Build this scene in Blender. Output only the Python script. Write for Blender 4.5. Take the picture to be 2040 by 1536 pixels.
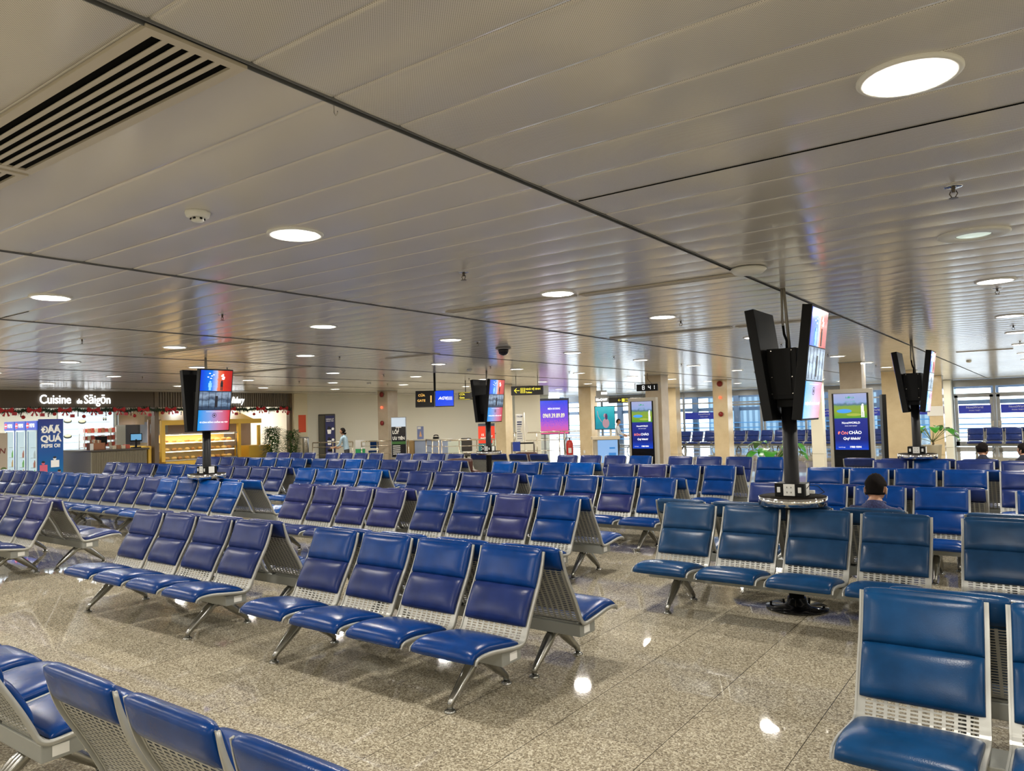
import bpy, bmesh, math, random
from math import radians as R, sin, cos, pi
from mathutils import Vector, Matrix
random.seed(7)
for o in list(bpy.data.objects): bpy.data.objects.remove(o)
S = bpy.context.scene
C = S.collection
H = 2.93            # ceiling height
# ---------------------------------------------------------------- camera
cam = bpy.data.objects.new('camera', bpy.data.cameras.new('camera'))
C.objects.link(cam); S.camera = cam
yw, pt, rl = 0.622383, 0.042975, -0.026829
fw = Vector((-sin(yw)*cos(pt), cos(yw)*cos(pt), sin(pt)))
rt = Vector((cos(yw), sin(yw), 0)); up = rt.cross(fw)
r2 = rt*cos(rl)+up*sin(rl); u2 = -rt*sin(rl)+up*cos(rl)
m = Matrix.Identity(4)
for i in range(3):
    m[i][0] = r2[i]; m[i][1] = u2[i]; m[i][2] = -fw[i]
m[2][3] = 1.8
cam.matrix_world = m
cam.data.sensor_width = 36; cam.data.lens = 1481.5/2040*36
cam.data.clip_start = .05; cam.data.clip_end = 300
# ---------------------------------------------------------------- world, view
S.view_settings.view_transform = 'Standard'
S.view_settings.look = 'None'
S.view_settings.exposure = 0.0
S.view_settings.gamma = 1.0
S.view_settings.use_curve_mapping = False
w = bpy.data.worlds.new('overcast_sky'); S.world = w; w.use_nodes = True
bg = w.node_tree.nodes['Background']
bg.inputs[0].default_value = (.80, .90, 1.0, 1); bg.inputs[1].default_value = 6.0
LAMP_W = 44.0       # radiant watts of one ceiling downlight
LAMP_COL = (1.0, .95, .865)

# ---------------------------------------------------------------- materials
MATS = {}
def mat(name, col, rough=.5, metal=0, emit=None, es=1, coat=0, spec=.5, alpha=1):
    if name in MATS: return MATS[name]
    mt = bpy.data.materials.new(name); mt.use_nodes = True
    b = mt.node_tree.nodes['Principled BSDF']
    b.inputs['Base Color'].default_value = (*col, 1)
    b.inputs['Roughness'].default_value = rough
    b.inputs['Metallic'].default_value = metal
    b.inputs['Specular IOR Level'].default_value = spec
    b.inputs['Coat Weight'].default_value = coat
    if emit:
        b.inputs['Emission Color'].default_value = (*emit, 1)
        b.inputs['Emission Strength'].default_value = es
    MATS[name] = mt
    return mt
def nodes(mt): return mt.node_tree.nodes, mt.node_tree.links, mt.node_tree.nodes['Principled BSDF']
def mathn(N, L, op, a, b=None, c=None):
    n = N.new('ShaderNodeMath'); n.operation = op
    for i, v in enumerate((a, b, c)):
        if v is None: continue
        if isinstance(v, (int, float)): n.inputs[i].default_value = v
        else: L.new(v, n.inputs[i])
    return n.outputs[0]
def ramp(N, L, fac, stops):
    n = N.new('ShaderNodeValToRGB')
    while len(n.color_ramp.elements) < len(stops): n.color_ramp.elements.new(.5)
    for e, (p, c) in zip(n.color_ramp.elements, stops):
        e.position = p; e.color = (*c, 1)
    L.new(fac, n.inputs[0]); return n.outputs[0]
def noise(N, L, vec, scale, detail=2, rough=.5):
    n = N.new('ShaderNodeTexNoise'); n.inputs['Scale'].default_value = scale
    n.inputs['Detail'].default_value = detail; n.inputs['Roughness'].default_value = rough
    if vec: L.new(vec, n.inputs['Vector'])
    return n
def mixc(N, L, fac, a, b, mode='MIX'):
    n = N.new('ShaderNodeMix'); n.data_type = 'RGBA'; n.blend_type = mode
    for i, v in ((0, fac), (6, a), (7, b)):
        if isinstance(v, (int, float)): n.inputs[i].default_value = v
        elif isinstance(v, tuple): n.inputs[i].default_value = (*v, 1)
        else: L.new(v, n.inputs[i])
    return n.outputs[2]
def grime(mt, base, dark, scale=6, amt=.5):
    N, L, b = nodes(mt)
    tc = N.new('ShaderNodeTexCoord')
    n = noise(N, L, tc.outputs['Object'], scale, 4)
    L.new(ramp(N, L, n.outputs[0], [(.35, dark), (.65, base)]), b.inputs['Base Color'])

def make_vinyl(name, col, rough):
    mt = mat(name, col, rough-.06, spec=.22)
    N, L, b = nodes(mt)
    tc = N.new('ShaderNodeTexCoord')
    n = noise(N, L, tc.outputs['Object'], 7, 3)
    d = tuple(c*.78 for c in col); e = tuple(min(1, c*1.2+.001) for c in col)
    L.new(ramp(N, L, n.outputs[0], [(.3, d), (.7, e)]), b.inputs['Base Color'])
    n2 = noise(N, L, tc.outputs['Object'], 220, 2)
    n3 = noise(N, L, tc.outputs['Object'], 14, 2)
    s = mathn(N, L, 'MULTIPLY_ADD', n3.outputs[0], .6, n2.outputs[0])
    bp = N.new('ShaderNodeBump'); bp.inputs['Strength'].default_value = .12; bp.inputs['Distance'].default_value = .004
    L.new(s, bp.inputs['Height']); L.new(bp.outputs[0], b.inputs['Normal'])
    return mt
VINYL = {'royal': make_vinyl('vinyl_royal', (.001, .033, .165), .30),
         'navy': make_vinyl('vinyl_navy', (.012, .026, .118), .32),
         'bright': make_vinyl('vinyl_bright', (.001, .058, .27), .28),
         'violet': make_vinyl('vinyl_violet', (.020, .027, .12), .33),
         'teal': make_vinyl('vinyl_teal', (.012, .047, .115), .32),
         'teal2': make_vinyl('vinyl_teal_dark', (.004, .042, .125), .32),
         'red': make_vinyl('vinyl_brown', (.05, .012, .008), .35)}
SILVER = mat('silver_paint', (.40, .40, .37), .34, .35)
BEAM = mat('beam_paint', (.30, .31, .29), .4, .35)
ALU = mat('cast_aluminium', (.34, .34, .32), .22, 1)
STEEL = mat('brushed_steel', (.55, .53, .48), .25, 1)
CHROME = mat('chrome', (.7, .7, .7), .08, 1)
BLACK = mat('black_plastic', (.005, .005, .005), .55, spec=.2)
BLACKG = mat('black_gloss', (.004, .004, .005), .12)
WHITE = mat('white_plastic', (.72, .72, .68), .4)
PAPER = mat('white_paper', (.75, .75, .72), .7)
WALLM = mat('wall_paint', (.84, .81, .68), .7)
GREY = mat('grey_paint', (.30, .31, .31), .5)

# polished granite floor with tile joints
FLOOR = mat('granite_floor', (.3, .27, .22), .09, spec=.5)
N, L, b = nodes(FLOOR)
tc = N.new('ShaderNodeTexCoord'); P_ = tc.outputs['Object']
v = N.new('ShaderNodeTexVoronoi'); v.inputs['Scale'].default_value = 120; L.new(P_, v.inputs['Vector'])
bw = N.new('ShaderNodeSeparateColor'); L.new(v.outputs['Color'], bw.inputs[0])
n2 = noise(N, L, P_, 70, 3)
g = mathn(N, L, 'ADD', mathn(N, L, 'MULTIPLY', bw.outputs[0], .62), mathn(N, L, 'MULTIPLY', n2.outputs[0], .38))
speck = ramp(N, L, g, [(.12, (.11, .09, .065)), (.38, (.28, .24, .17)), (.6, (.42, .375, .275)), (.85, (.66, .61, .48))])
sx = N.new('ShaderNodeSeparateXYZ'); L.new(P_, sx.inputs[0])
def joint(c, per, off, w_):
    a = mathn(N, L, 'ADD', c, off); a = mathn(N, L, 'DIVIDE', a, per); a = mathn(N, L, 'FRACT', a)
    a = mathn(N, L, 'SUBTRACT', a, .5); a = mathn(N, L, 'ABSOLUTE', a)
    return mathn(N, L, 'GREATER_THAN', a, .5-w_/per)
jx = joint(sx.outputs[0], .635, .515+6.35*20, .0022); jy = joint(sx.outputs[1], .635, .1+6.35*20, .0015)
# tile to tile tone
fx = mathn(N, L, 'FLOOR', mathn(N, L, 'DIVIDE', mathn(N, L, 'ADD', sx.outputs[0], .515), .635))
fy = mathn(N, L, 'FLOOR', mathn(N, L, 'DIVIDE', mathn(N, L, 'ADD', sx.outputs[1], .1), .635))
cb = N.new('ShaderNodeCombineXYZ'); L.new(fx, cb.inputs[0]); L.new(fy, cb.inputs[1])
wn = N.new('ShaderNodeTexWhiteNoise'); L.new(cb.outputs[0], wn.inputs['Vector'])
tone = mathn(N, L, 'MULTIPLY_ADD', wn.outputs[0], .16, .9)
cc = N.new('ShaderNodeVectorMath'); cc.operation = 'SCALE'; L.new(speck, cc.inputs[0]); L.new(tone, cc.inputs['Scale'])
jj = mathn(N, L, 'MAXIMUM', jx, mathn(N, L, 'MULTIPLY', jy, .35))
L.new(mixc(N, L, jj, cc.outputs[0], (.05, .042, .03)), b.inputs['Base Color'])
n4 = noise(N, L, P_, 1.2, 3)
L.new(mathn(N, L, 'MULTIPLY_ADD', n4.outputs[0], .05, .012), b.inputs['Roughness'])

# satin metal ceiling strips, finely perforated
CEIL = mat('ceiling_metal', (.6, .57, .52), .17, .0, spec=1.0)
N, L, b = nodes(CEIL)
tc = N.new('ShaderNodeTexCoord'); sx = N.new('ShaderNodeSeparateXYZ'); L.new(tc.outputs['Object'], sx.inputs[0])
k = 2*pi/.0085
a = mathn(N, L, 'SINE', mathn(N, L, 'MULTIPLY', sx.outputs[0], k)); c = mathn(N, L, 'SINE', mathn(N, L, 'MULTIPLY', sx.outputs[1], k))
dots = mathn(N, L, 'MULTIPLY', a, c)
dotm = mathn(N, L, 'GREATER_THAN', dots, .45)
# only strips between the first grooves near the entrance side are perforated
near = mathn(N, L, 'LESS_THAN', sx.outputs[1], 5.2)
right = mathn(N, L, 'GREATER_THAN', mathn(N, L, 'ADD', sx.outputs[0], mathn(N, L, 'MULTIPLY', sx.outputs[1], .0)), -1.96)
first = mathn(N, L, 'LESS_THAN', sx.outputs[1], 1.07)
area = mathn(N, L, 'MULTIPLY', near, mathn(N, L, 'MAXIMUM', right, first))
dm = mathn(N, L, 'MULTIPLY', dotm, area)
nn = noise(N, L, tc.outputs['Object'], .7, 2)
basec = ramp(N, L, nn.outputs[0], [(.3, (.58, .555, .51)), (.7, (.65, .62, .57))])
L.new(mixc(N, L, mathn(N, L, 'MULTIPLY', dm, .6), basec, (.06, .05, .04)), b.inputs['Base Color'])
GROOVE = mat('groove_dark', (.004, .004, .004), .9, spec=.05)

# thin pane glass
GLASS = bpy.data.materials.new('pane_glass'); GLASS.use_nodes = True
N = GLASS.node_tree.nodes; L = GLASS.node_tree.links; N.clear()
out = N.new('ShaderNodeOutputMaterial'); tr = N.new('ShaderNodeBsdfTransparent'); gl = N.new('ShaderNodeBsdfGlossy')
tr.inputs[0].default_value = (.93, .97, .98, 1); gl.inputs['Roughness'].default_value = .03
fr = N.new('ShaderNodeFresnel'); fr.inputs[0].default_value = 1.45; mx = N.new('ShaderNodeMixShader')
L.new(fr.outputs[0], mx.inputs[0]); L.new(tr.outputs[0], mx.inputs[1]); L.new(gl.outputs[0], mx.inputs[2]); L.new(mx.outputs[0], out.inputs[0])

def stone(name, c1, c2, rough=.2):
    mt = mat(name, c1, rough); N, L, b = nodes(mt); tc = N.new('ShaderNodeTexCoord')
    n = noise(N, L, tc.outputs['Object'], 2.2, 6, .6)
    L.new(ramp(N, L, n.outputs[0], [(.3, c2), (.65, c1)]), b.inputs['Base Color']); return mt
MARBLE = stone('cream_marble', (.68, .56, .36), (.58, .46, .28), .16)
MARBLE2 = stone('grey_marble', (.50, .42, .32), (.42, .35, .26), .2)
def glow(name, col, s=1.0): return mat(name, (.02, .02, .02), .3, emit=col, es=s)
LWHITE = glow('lit_white', (1, .98, .95), 2.2)

# ---------------------------------------------------------------- mesh helpers
def bx(bm, c, s, rz=0, bev=0, mi=0):
    g = bmesh.ops.create_cube(bm, size=1)
    vs = g['verts']; fs = set(f for v in vs for f in v.link_faces)
    bmesh.ops.scale(bm, vec=s, verts=vs)
    if bev:
        es = list({e for v in vs for e in v.link_edges})
        r = bmesh.ops.bevel(bm, geom=es, offset=bev, segments=2, affect='EDGES', profile=.6)
        vs = list({v for f in r['faces'] for v in f.verts} | {v for v in vs if v.is_valid}); fs = {f for v in vs for f in v.link_faces}
    if rz: bmesh.ops.rotate(bm, cent=(0, 0, 0), matrix=Matrix.Rotation(rz, 3, 'Z'), verts=vs)
    bmesh.ops.translate(bm, vec=c, verts=vs)
    for f in fs: f.material_index = mi
    return vs
def cyl(bm, a, b_, r1, r2=None, n=16, mi=0, smooth=True):
    a = Vector(a); b_ = Vector(b_); r2 = r1 if r2 is None else r2
    d = b_-a; z = d.normalized(); x = z.orthogonal().normalized(); y = z.cross(x)
    A = [bm.verts.new(a+x*r1*cos(2*pi*i/n)+y*r1*sin(2*pi*i/n)) for i in range(n)]
    B = [bm.verts.new(b_+x*r2*cos(2*pi*i/n)+y*r2*sin(2*pi*i/n)) for i in range(n)]
    for i in range(n):
        f = bm.faces.new((A[i], A[(i+1) % n], B[(i+1) % n], B[i])); f.material_index = mi; f.smooth = smooth
    f = bm.faces.new(A[::-1]); f.material_index = mi; f = bm.faces.new(B); f.material_index = mi
def tube(bm, pts, rad, n=8, sx=1.0, mi=0, cap=True):
    pts = [Vector(p) for p in pts]; rad = rad if isinstance(rad, (list, tuple)) else [rad]*len(pts)
    rings = []; ref = None
    for i, p in enumerate(pts):
        t = (pts[min(i+1, len(pts)-1)]-pts[max(i-1, 0)]).normalized()
        if ref is None:
            ref = t.cross(Vector((1, 0, 0)))
            if ref.length < .2: ref = t.cross(Vector((0, 0, 1)))
        x = (ref-t*ref.dot(t)).normalized(); ref = x; y = t.cross(x)
        rings.append([bm.verts.new(p+x*rad[i]*cos(2*pi*k/n)+y*rad[i]*sx*sin(2*pi*k/n)) for k in range(n)])
    for r0, r1 in zip(rings, rings[1:]):
        for k in range(n):
            f = bm.faces.new((r0[k], r0[(k+1) % n], r1[(k+1) % n], r1[k])); f.smooth = True; f.material_index = mi
    if cap:
        bm.faces.new(rings[0][::-1]).material_index = mi; bm.faces.new(rings[-1]).material_index = mi
def lathe(bm, prof, c=(0, 0, 0), n=24, mi=0, smooth=True, cap=True):
    c = Vector(c); rings = []
    for r, z in prof: rings.append([bm.verts.new(c+Vector((r*cos(2*pi*k/n), r*sin(2*pi*k/n), z))) for k in range(n)])
    for a, b_ in zip(rings, rings[1:]):
        for k in range(n):
            f = bm.faces.new((a[k], a[(k+1) % n], b_[(k+1) % n], b_[k])); f.smooth = smooth; f.material_index = mi
    if cap and prof[0][0] > 1e-4: bm.faces.new(rings[0][::-1]).material_index = mi
    if cap and prof[-1][0] > 1e-4: bm.faces.new(rings[-1]).material_index = mi
def quad(bm, pts, mi=0):
    f = bm.faces.new([bm.verts.new(p) for p in pts]); f.material_index = mi; return f
def ball(bm, c, r, seg=14, s=(1, 1, 1), mi=0):
    g = bmesh.ops.create_uvsphere(bm, u_segments=seg, v_segments=max(6, seg*2//3), radius=r)
    bmesh.ops.scale(bm, vec=s, verts=g['verts']); bmesh.ops.translate(bm, vec=c, verts=g['verts'])
    for v_ in g['verts']:
        for f in v_.link_faces: f.smooth = True; f.material_index = mi
def obj(name, bm, mts, parent=None, loc=(0, 0, 0), rz=0, rx=0):
    me = bpy.data.meshes.new(name)
    bmesh.ops.recalc_face_normals(bm, faces=bm.faces[:])
    bm.to_mesh(me); bm.free()
    for mt in (mts if isinstance(mts, (list, tuple)) else [mts]): me.materials.append(mt)
    o = bpy.data.objects.new(name, me); C.objects.link(o)
    o.location = loc; o.rotation_euler = (rx, 0, rz)
    if parent: o.parent = parent
    return o
def part(name, fn, mts, parent=None, **kw):
    bm = bmesh.new(); fn(bm); return obj(name, bm, mts, parent, **kw)
def tag(o, label, cat, group=None, kind=None):
    o['label'] = label; o['category'] = cat
    if group: o['group'] = group
    if kind: o['kind'] = kind
    return o
def thing(name, label, cat, loc=(0, 0, 0), rz=0, group=None):
    o = bpy.data.objects.new(name, None); C.objects.link(o); o.location = loc; o.rotation_euler = (0, 0, rz)
    o.empty_display_size = .1
    return tag(o, label, cat, group)
def struct(name, bm, mts, **kw):
    o = obj(name, bm, mts, **kw); o['kind'] = 'structure'; return o
def kids(o): return [c for c in bpy.data.objects if c.parent == o]
def dup(root, loc, rz=None, label=None, group=None):
    def cp(o, par):
        c = o.copy(); C.objects.link(c); c.parent = par
        for ch in tree.get(o.name, []): cp(ch, c)
        return c
    tree = {}
    def walk(o):
        tree[o.name] = KIDS(o)
        for ch in tree[o.name]: walk(ch)
    walk(root)
    r = cp(root, None); r.location = loc
    if rz is not None: r.rotation_euler = (0, 0, rz)
    if label: r['label'] = label
    if group: r['group'] = group
    return r
_kc = {}
def KIDS(o):
    if o.name not in _kc: _kc[o.name] = kids(o)
    return _kc[o.name]
FONTS = {}
def text(name, s, size, mt, parent=None, loc=(0, 0, 0), rot=(pi/2, 0, 0), ext=.004, align='LEFT', sx=1.0, shear=0, bold=0):
    cu = bpy.data.curves.new(name, 'FONT'); cu.body = s; cu.size = size; cu.extrude = ext; cu.align_x = align
    cu.shear = shear; cu.offset = bold; cu.resolution_u = 3
    t = bpy.data.objects.new('tmp_text', cu); C.objects.link(t)
    dg = bpy.context.evaluated_depsgraph_get(); me = bpy.data.meshes.new_from_object(t.evaluated_get(dg))
    C.objects.unlink(t); bpy.data.objects.remove(t)
    if sx != 1.0:
        for v_ in me.vertices: v_.co.x *= sx
    me.materials.clear(); me.materials.append(mt)
    o = bpy.data.objects.new(name, me); C.objects.link(o); o.location = loc; o.rotation_euler = rot
    if parent: o.parent = parent
    return o
FY = (pi/2, 0, 0)          # lettering that faces -Y
FX = (pi/2, 0, pi/2)       # lettering that faces +X

# ================================================================ room shell
XL, XR, YB, YW = -23.4, 8.0, -5.0, 38.0
bm = bmesh.new(); bx(bm, ((XL-4+XR)/2, (YB+60)/2, -.05), (XR-XL+4, 60-YB, .1)); struct('floor', bm, FLOOR)
# ceiling strips, each slightly bowed, between grooves 3.27 m apart
bm = bmesh.new()
gx = [-1.985+3.27*i for i in range(-7, 4)]
gx = [max(XL-4, x) for x in gx]; gx[-1] = XR
PW = .3285; y0 = 1.065-PW*19; ny = int((YW-y0)/PW)+1
pro = [(0, .010), (.0018, .003), (.006, .0004), (.02, -.0003), (.09, -.0016), (PW/2, -.0022), (PW-.09, -.0016), (PW-.02, -.0003), (PW-.006, .0004), (PW-.0018, .003), (PW, .010)]
for xa, xb in zip(gx, gx[1:]):
    xa_, xb_ = xa+.017, xb-.017
    prev = None
    for j in range(ny):
        for k_, (dy, dz) in enumerate(pro):
            if k_ == 0 and prev: continue
            yy = y0+j*PW+dy
            if yy > YW: continue
            cur = (bm.verts.new((xa_, yy, H+dz)), bm.verts.new((xb_, yy, H+dz)))
            if prev:
                f = bm.faces.new((prev[0], prev[1], cur[1], cur[0])); f.smooth = True
            prev = cur
bmv = bx(bm, ((XL-4+XR)/2, (YB+YW)/2, H+.12), (XR-XL+4, YW-YB, .08), mi=1)
struct('ceiling', bm, [CEIL, GROOVE])
# grey rails in the grooves
for i, x in enumerate(gx[1:-1]):
    bm = bmesh.new()
    bx(bm, (x-.0145, (YB+YW)/2, H+.0), (.004, YW-YB, .016)); bx(bm, (x+.0145, (YB+YW)/2, H+.0), (.004, YW-YB, .016)); bx(bm, (x, (YB+YW)/2, H+.03), (.03, YW-YB, .01), mi=1)
    struct('trim_%d' % (i+1), bm, [mat('rail_dark_grey', (.13, .135, .14), .5), GROOVE])
bm = bmesh.new(); bx(bm, (3.0, 3.365, H-.002), (9.9, .005, .004)); bx(bm, (-8.6, 3.04, H-.002), (1.6, .004, .004)); struct('trim_20', bm, GROOVE)
# walls out of view (behind and to the right of the camera)
bm = bmesh.new(); bx(bm, ((XL-4+XR)/2, YB-.05, H/2), (XR-XL+4, .1, H)); struct('wall_back', bm, WALLM)
bm = bmesh.new(); bx(bm, (XR+.05, (YB+YW)/2, H/2), (.1, YW-YB, H)); struct('wall_right', bm, WALLM)
bm = bmesh.new()
bx(bm, (XL-.1, (18+36.2)/2, H/2), (.2, 36.2-18, H))          # beige wall at the gate
bx(bm, (XL-4, (YB+18)/2, H/2), (.1, 18-YB, H))                # rear of the shops
bx(bm, (XL-2, 18.0, H/2), (4, .1, H)); bx(bm, (XL-2, YB+.05, H/2), (4, .1, H))
struct('wall_left', bm, WALLM)
bm = bmesh.new(); bx(bm, (XL-2.65, 14.15, H/2), (2.6, .08, H)); struct('wall_partition', bm, mat('peach_wall', (.62, .47, .30), .7))
bm = bmesh.new(); bx(bm, (-17.6, 25.6, 1.45), (1.05, .35, 2.9), rz=.6); struct('wall_block', bm, WALLM)

# ================================================================ window wall
bm = bmesh.new()
mx_ = [XL+.0, -20.9, -18.3, -15.9, -13.6, -11.6, -9.6, -7.6, -5.6, -3.35, -1.8, -.2, .1, 1.7, 3.3, 5.6, XR]
for x in mx_: bx(bm, (x, YW, H/2), (.09, .12, H))
for z in (.05, 2.28, H-.05): bx(bm, ((XL+XR)/2, YW, z), (XR-XL, .09, .07))
bx(bm, ((XL+XR)/2, YW, H-.18), (XR-XL, .05, .26))
for xa, xb in ((-3.3, -1.85), (-1.75, -.25), (.15, 1.65)):      # door leaves
    for x in (xa+.07, xb-.07): bx(bm, (x, YW-.03, 1.14), (.13, .07, 2.2))
    bx(bm, ((xa+xb)/2, YW-.03, 2.2), (xb-xa, .07, .12)); bx(bm, ((xa+xb)/2, YW-.03, .12), (xb-xa, .07, .2))
for x in (-1.92, -1.66): bx(bm, (x, YW-.09, 1.0), (.12, .06, .24), mi=1)
bx(bm, (-12.6, YW-.03, 2.15), (2.0, .07, .1)); bx(bm, (-11.75, YW-.03, 1.1), (.12, .07, 2.2))
struct('window_1', bm, [mat('window_frame_grey', (.26, .27, .28), .35, .5), STEEL])
bm = bmesh.new(); quad(bm, [(XL, YW+.02, 0), (XR, YW+.02, 0), (XR, YW+.02, H), (XL, YW+.02, H)]); struct('window_2', bm, GLASS)
BAND = mat('blue_film', (.01, .02, .22), .3, emit=(.01, .03, .35), es=.35)
FILMT = mat('film_text', (.6, .6, .65), .4)
n_ = 0
for xa, xb in [(-15.8, -13.7), (-11.5, -9.7), (-9.5, -7.7), (-7.5, -5.7), (-5.5, -3.5), (-3.15, -1.95), (-1.6, -.4), (.3, 1.5)]:
    t = part('window_film', lambda b_: bx(b_, ((xa+xb)/2, 0, 0), (xb-xa, .006, .36)), BAND, loc=(0, YW-.075, 1.62))
    where = ['leftmost', 'left of the cream pillar', 'right of the cream pillar', 'behind the nearest screen pillar', 'left of the golf screen', 'on the left door', 'on the right door', 'beyond the doors'][n_]
    tag(t, 'blue lettered film band on the far window, '+where, 'window sticker', 'blue film bands on the far windows')
    text('film_lettering', 'NovaWorld', .13, FILMT, t, ((xa+xb)/2, -.008, .04), FY, .001, 'CENTER')
    text('film_lettering', 'PHAN THIET', .075, FILMT, t, ((xa+xb)/2, -.008, -.08), FY, .001, 'CENTER')
    n_ += 1
# outside: apron, terminal finger and steel walkway seen through the glass
OUTG = mat('apron_concrete', (.25, .26, .27), .7)
bm = bmesh.new(); bx(bm, (-8, 75, -.3), (90, 70, .1)); struct('ground', bm, OUTG)
t = thing('steel_walkway', 'pale blue grey steel walkway with posts and rails outside the windows', 'walkway', (0, 41.5, 0))
BLG = mat('blue_grey_steel', (.035, .06, .10), .5)
def f_(b_):
    for i in range(14): bx(b_, (-24+i*2.45, 0, 1.7), (.30, .25, 3.4))
part('post', f_, BLG, t)
part('beam', lambda b_: [bx(b_, (-8, .1, z), (36, .16, s)) for z, s in ((1.95, .2), (3.05, .9))], BLG, t)
part('rail', lambda b_: [bx(b_, (-8, -.2, z), (36, .06, .05)) for z in (.3, .5, .7, .9, 1.18)], mat('sky_blue_rail', (.04, .16, .34), .4), t)
t = thing('terminal_building', 'pale corrugated terminal building across the apron', 'building', (-12, 52, -.25))
CORR = mat('corrugated_sheet', (.35, .5, .62), .5)
N, L, b = nodes(CORR); tc = N.new('ShaderNodeTexCoord'); wv = N.new('ShaderNodeTexWave'); wv.inputs['Scale'].default_value = .8
L.new(tc.outputs['Object'], wv.inputs[0]); L.new(ramp(N, L, wv.outputs[1], [(.3, (.07, .13, .20)), (.7, (.17, .26, .34))]), b.inputs['Base Color'])
part('wall', lambda b_: bx(b_, (0, 0, 2.0), (15, 2, 3.6)), CORR, t); part('roof', lambda b_: bx(b_, (0, -.2, 3.95), (15.6, 3, .3)), BLG, t)

# ================================================================ columns
def column(x, y, wx=.52, wy=.52, mt=MARBLE, nm=1):
    bm = bmesh.new(); bx(bm, (x+wx/2, y+wy/2, H/2), (wx, wy, H), bev=.01)
    bx(bm, (x+wx/2, y+wy/2, H-.008), (wx+.03, wy+.03, .016), mi=1)
    return struct('wall_column_%d' % nm, bm, [mt, GREY])
cols = [(-20.25, 19.6, .52, .52, MARBLE2), (-15.0, 19.9, .42, .42, MARBLE), (-9.5, 19.9, .5, .5, MARBLE2), (-4.1, 19.5, .5, .5, MARBLE2),
        (-14.95, 25.3, .55, .5, MARBLE), (-9.5, 25.3, .52, .5, MARBLE), (-4.15, 25.5, .95, .5, MARBLE), (-13.75, 30.8, .5, .5, MARBLE),
        (-3.55, 31.4, .45, .45, MARBLE), (-3.85, 37.2, .5, .5, WALLM), (-7.85, 31.8, .45, .45, WALLM)]
for i, c_ in enumerate(cols): column(*c_, nm=i+1)
# beige pier beside the bakery
bm = bmesh.new(); bx(bm, (XL+.1, 18.3, H/2), (.5, .62, H)); struct('wall_pier', bm, mat('cream_paint', (.70, .62, .42), .6))

# ================================================================ ceiling fittings
def light_proto():
    t = thing('ceiling_light', '', 'ceiling light')
    part('trim_ring', lambda b_: lathe(b_, [(.135, .004), (.137, -.004), (.158, -.003), (.165, .003), (.165, .02)], n=40, cap=False), WHITE, t)
    part('diffuser', lambda b_: cyl(b_, (0, 0, .001), (0, 0, .004), .136, n=32), mat('opal_diffuser', (.8, .8, .78), .4, emit=(1, .95, .85), es=7), t)
    return t
LD = bpy.data.lights.new('downlight', 'AREA'); LD.shape = 'DISK'; LD.size = .262; LD.energy = LAMP_W; LD.color = LAMP_COL
lp = light_proto()
lo = bpy.data.objects.new('lamp', LD); C.objects.link(lo); lo.location = (0, 0, -.001); lo.parent = lp
lxs = [-19.6, -16.4, -13.2, -10.0, -6.83, -3.59, -.33, 2.95, 6.2]; lys = [-3.0, 0.0, 2.83, 5.76, 8.05, 11.4, 14.15, 17.0, 20.1, 23.0, 26.2, 29.4, 32.6, 35.8]
first_ = True
def ltxt(i, j):
    col_ = ['over the shop side', 'sixth file from right', 'fifth file from right', 'fourth file from right', 'third file from right', 'second file from right', 'rightmost file in view', 'beyond the right edge', 'by the right wall'][i]
    return 'glowing recessed downlight, %s, %s' % (col_, ['rearmost', 'above the viewer', 'nearest', 'second', 'third', 'fourth', 'fifth', 'sixth', 'seventh', 'eighth', 'ninth', 'tenth', 'eleventh', 'last'][j]+' along it')
for i, x in enumerate(lxs):
    for j, y in enumerate(lys):
        if (x, y) == (-.33, 5.76): continue
        if x == -19.6 and (y > 30 or y == 20.1): continue
        if first_: t = lp; first_ = False; t.location = (x, y, H-.009); t['label'] = ltxt(i, j); t['group'] = 'recessed downlights in the strip ceiling'
        else: dup(lp, (x, y, H-.009), label=ltxt(i, j))
# the odd one: wide flange with a small pale lens
t = thing('ceiling_downlight', 'dim wide-flanged recessed ceiling light with small greenish lens at right', 'ceiling light', (-.34, 5.74, H-.010))
part('flange', lambda b_: lathe(b_, [(.105, 0), (.11, -.008), (.2, -.006), (.21, .0), (.21, .01)], n=40, cap=False), WHITE, t)
part('lens', lambda b_: lathe(b_, [(.0, -.006), (.06, -.005), (.1, .0), (.104, .01)], n=32), mat('pale_lens', (.6, .7, .62), .2, emit=(.75, .9, .8), es=.6), t)
# sprinklers
def sprinkler():
    t = thing('sprinkler', '', 'sprinkler')
    part('escutcheon', lambda b_: lathe(b_, [(.012, -.002), (.04, -.001), (.046, .004), (.04, .008)], n=24), CHROME, t)
    def f(b_):
        cyl(b_, (0, 0, 0), (0, 0, -.028), .011, .008, 12); tube(b_, [(-.012, 0, -.02), (-.018, 0, -.035), (-.006, 0, -.056)], .003, 6)
        tube(b_, [(.012, 0, -.02), (.018, 0, -.035), (.006, 0, -.056)], .003, 6); cyl(b_, (0, 0, -.056), (0, 0, -.059), .022, .022, 16)
    part('head', f, mat('dark_bronze', (.12, .1, .08), .3, .8), t); return t
sp = None
for i, x in enumerate([-.34, -3.61, -6.8, -9.82, -13.1, -16.3]):
    for j, y in enumerate([4.43, 8.63, 12.9, 16.2, 21.5]):
        if x < -13 and y > 17: continue
        lb = 'small ceiling sprinkler head, %s line from the right, %s along it' % (['first', 'second', 'third', 'fourth', 'fifth', 'sixth'][i], ['nearest', 'second', 'third', 'fourth', 'fifth'][j])
        if sp is None: sp = sprinkler(); sp.location = (x, y, H-.003); sp['label'] = lb; sp['group'] = 'ceiling sprinklers'
        else: dup(sp, (x, y, H-.003), label=lb)
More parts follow.
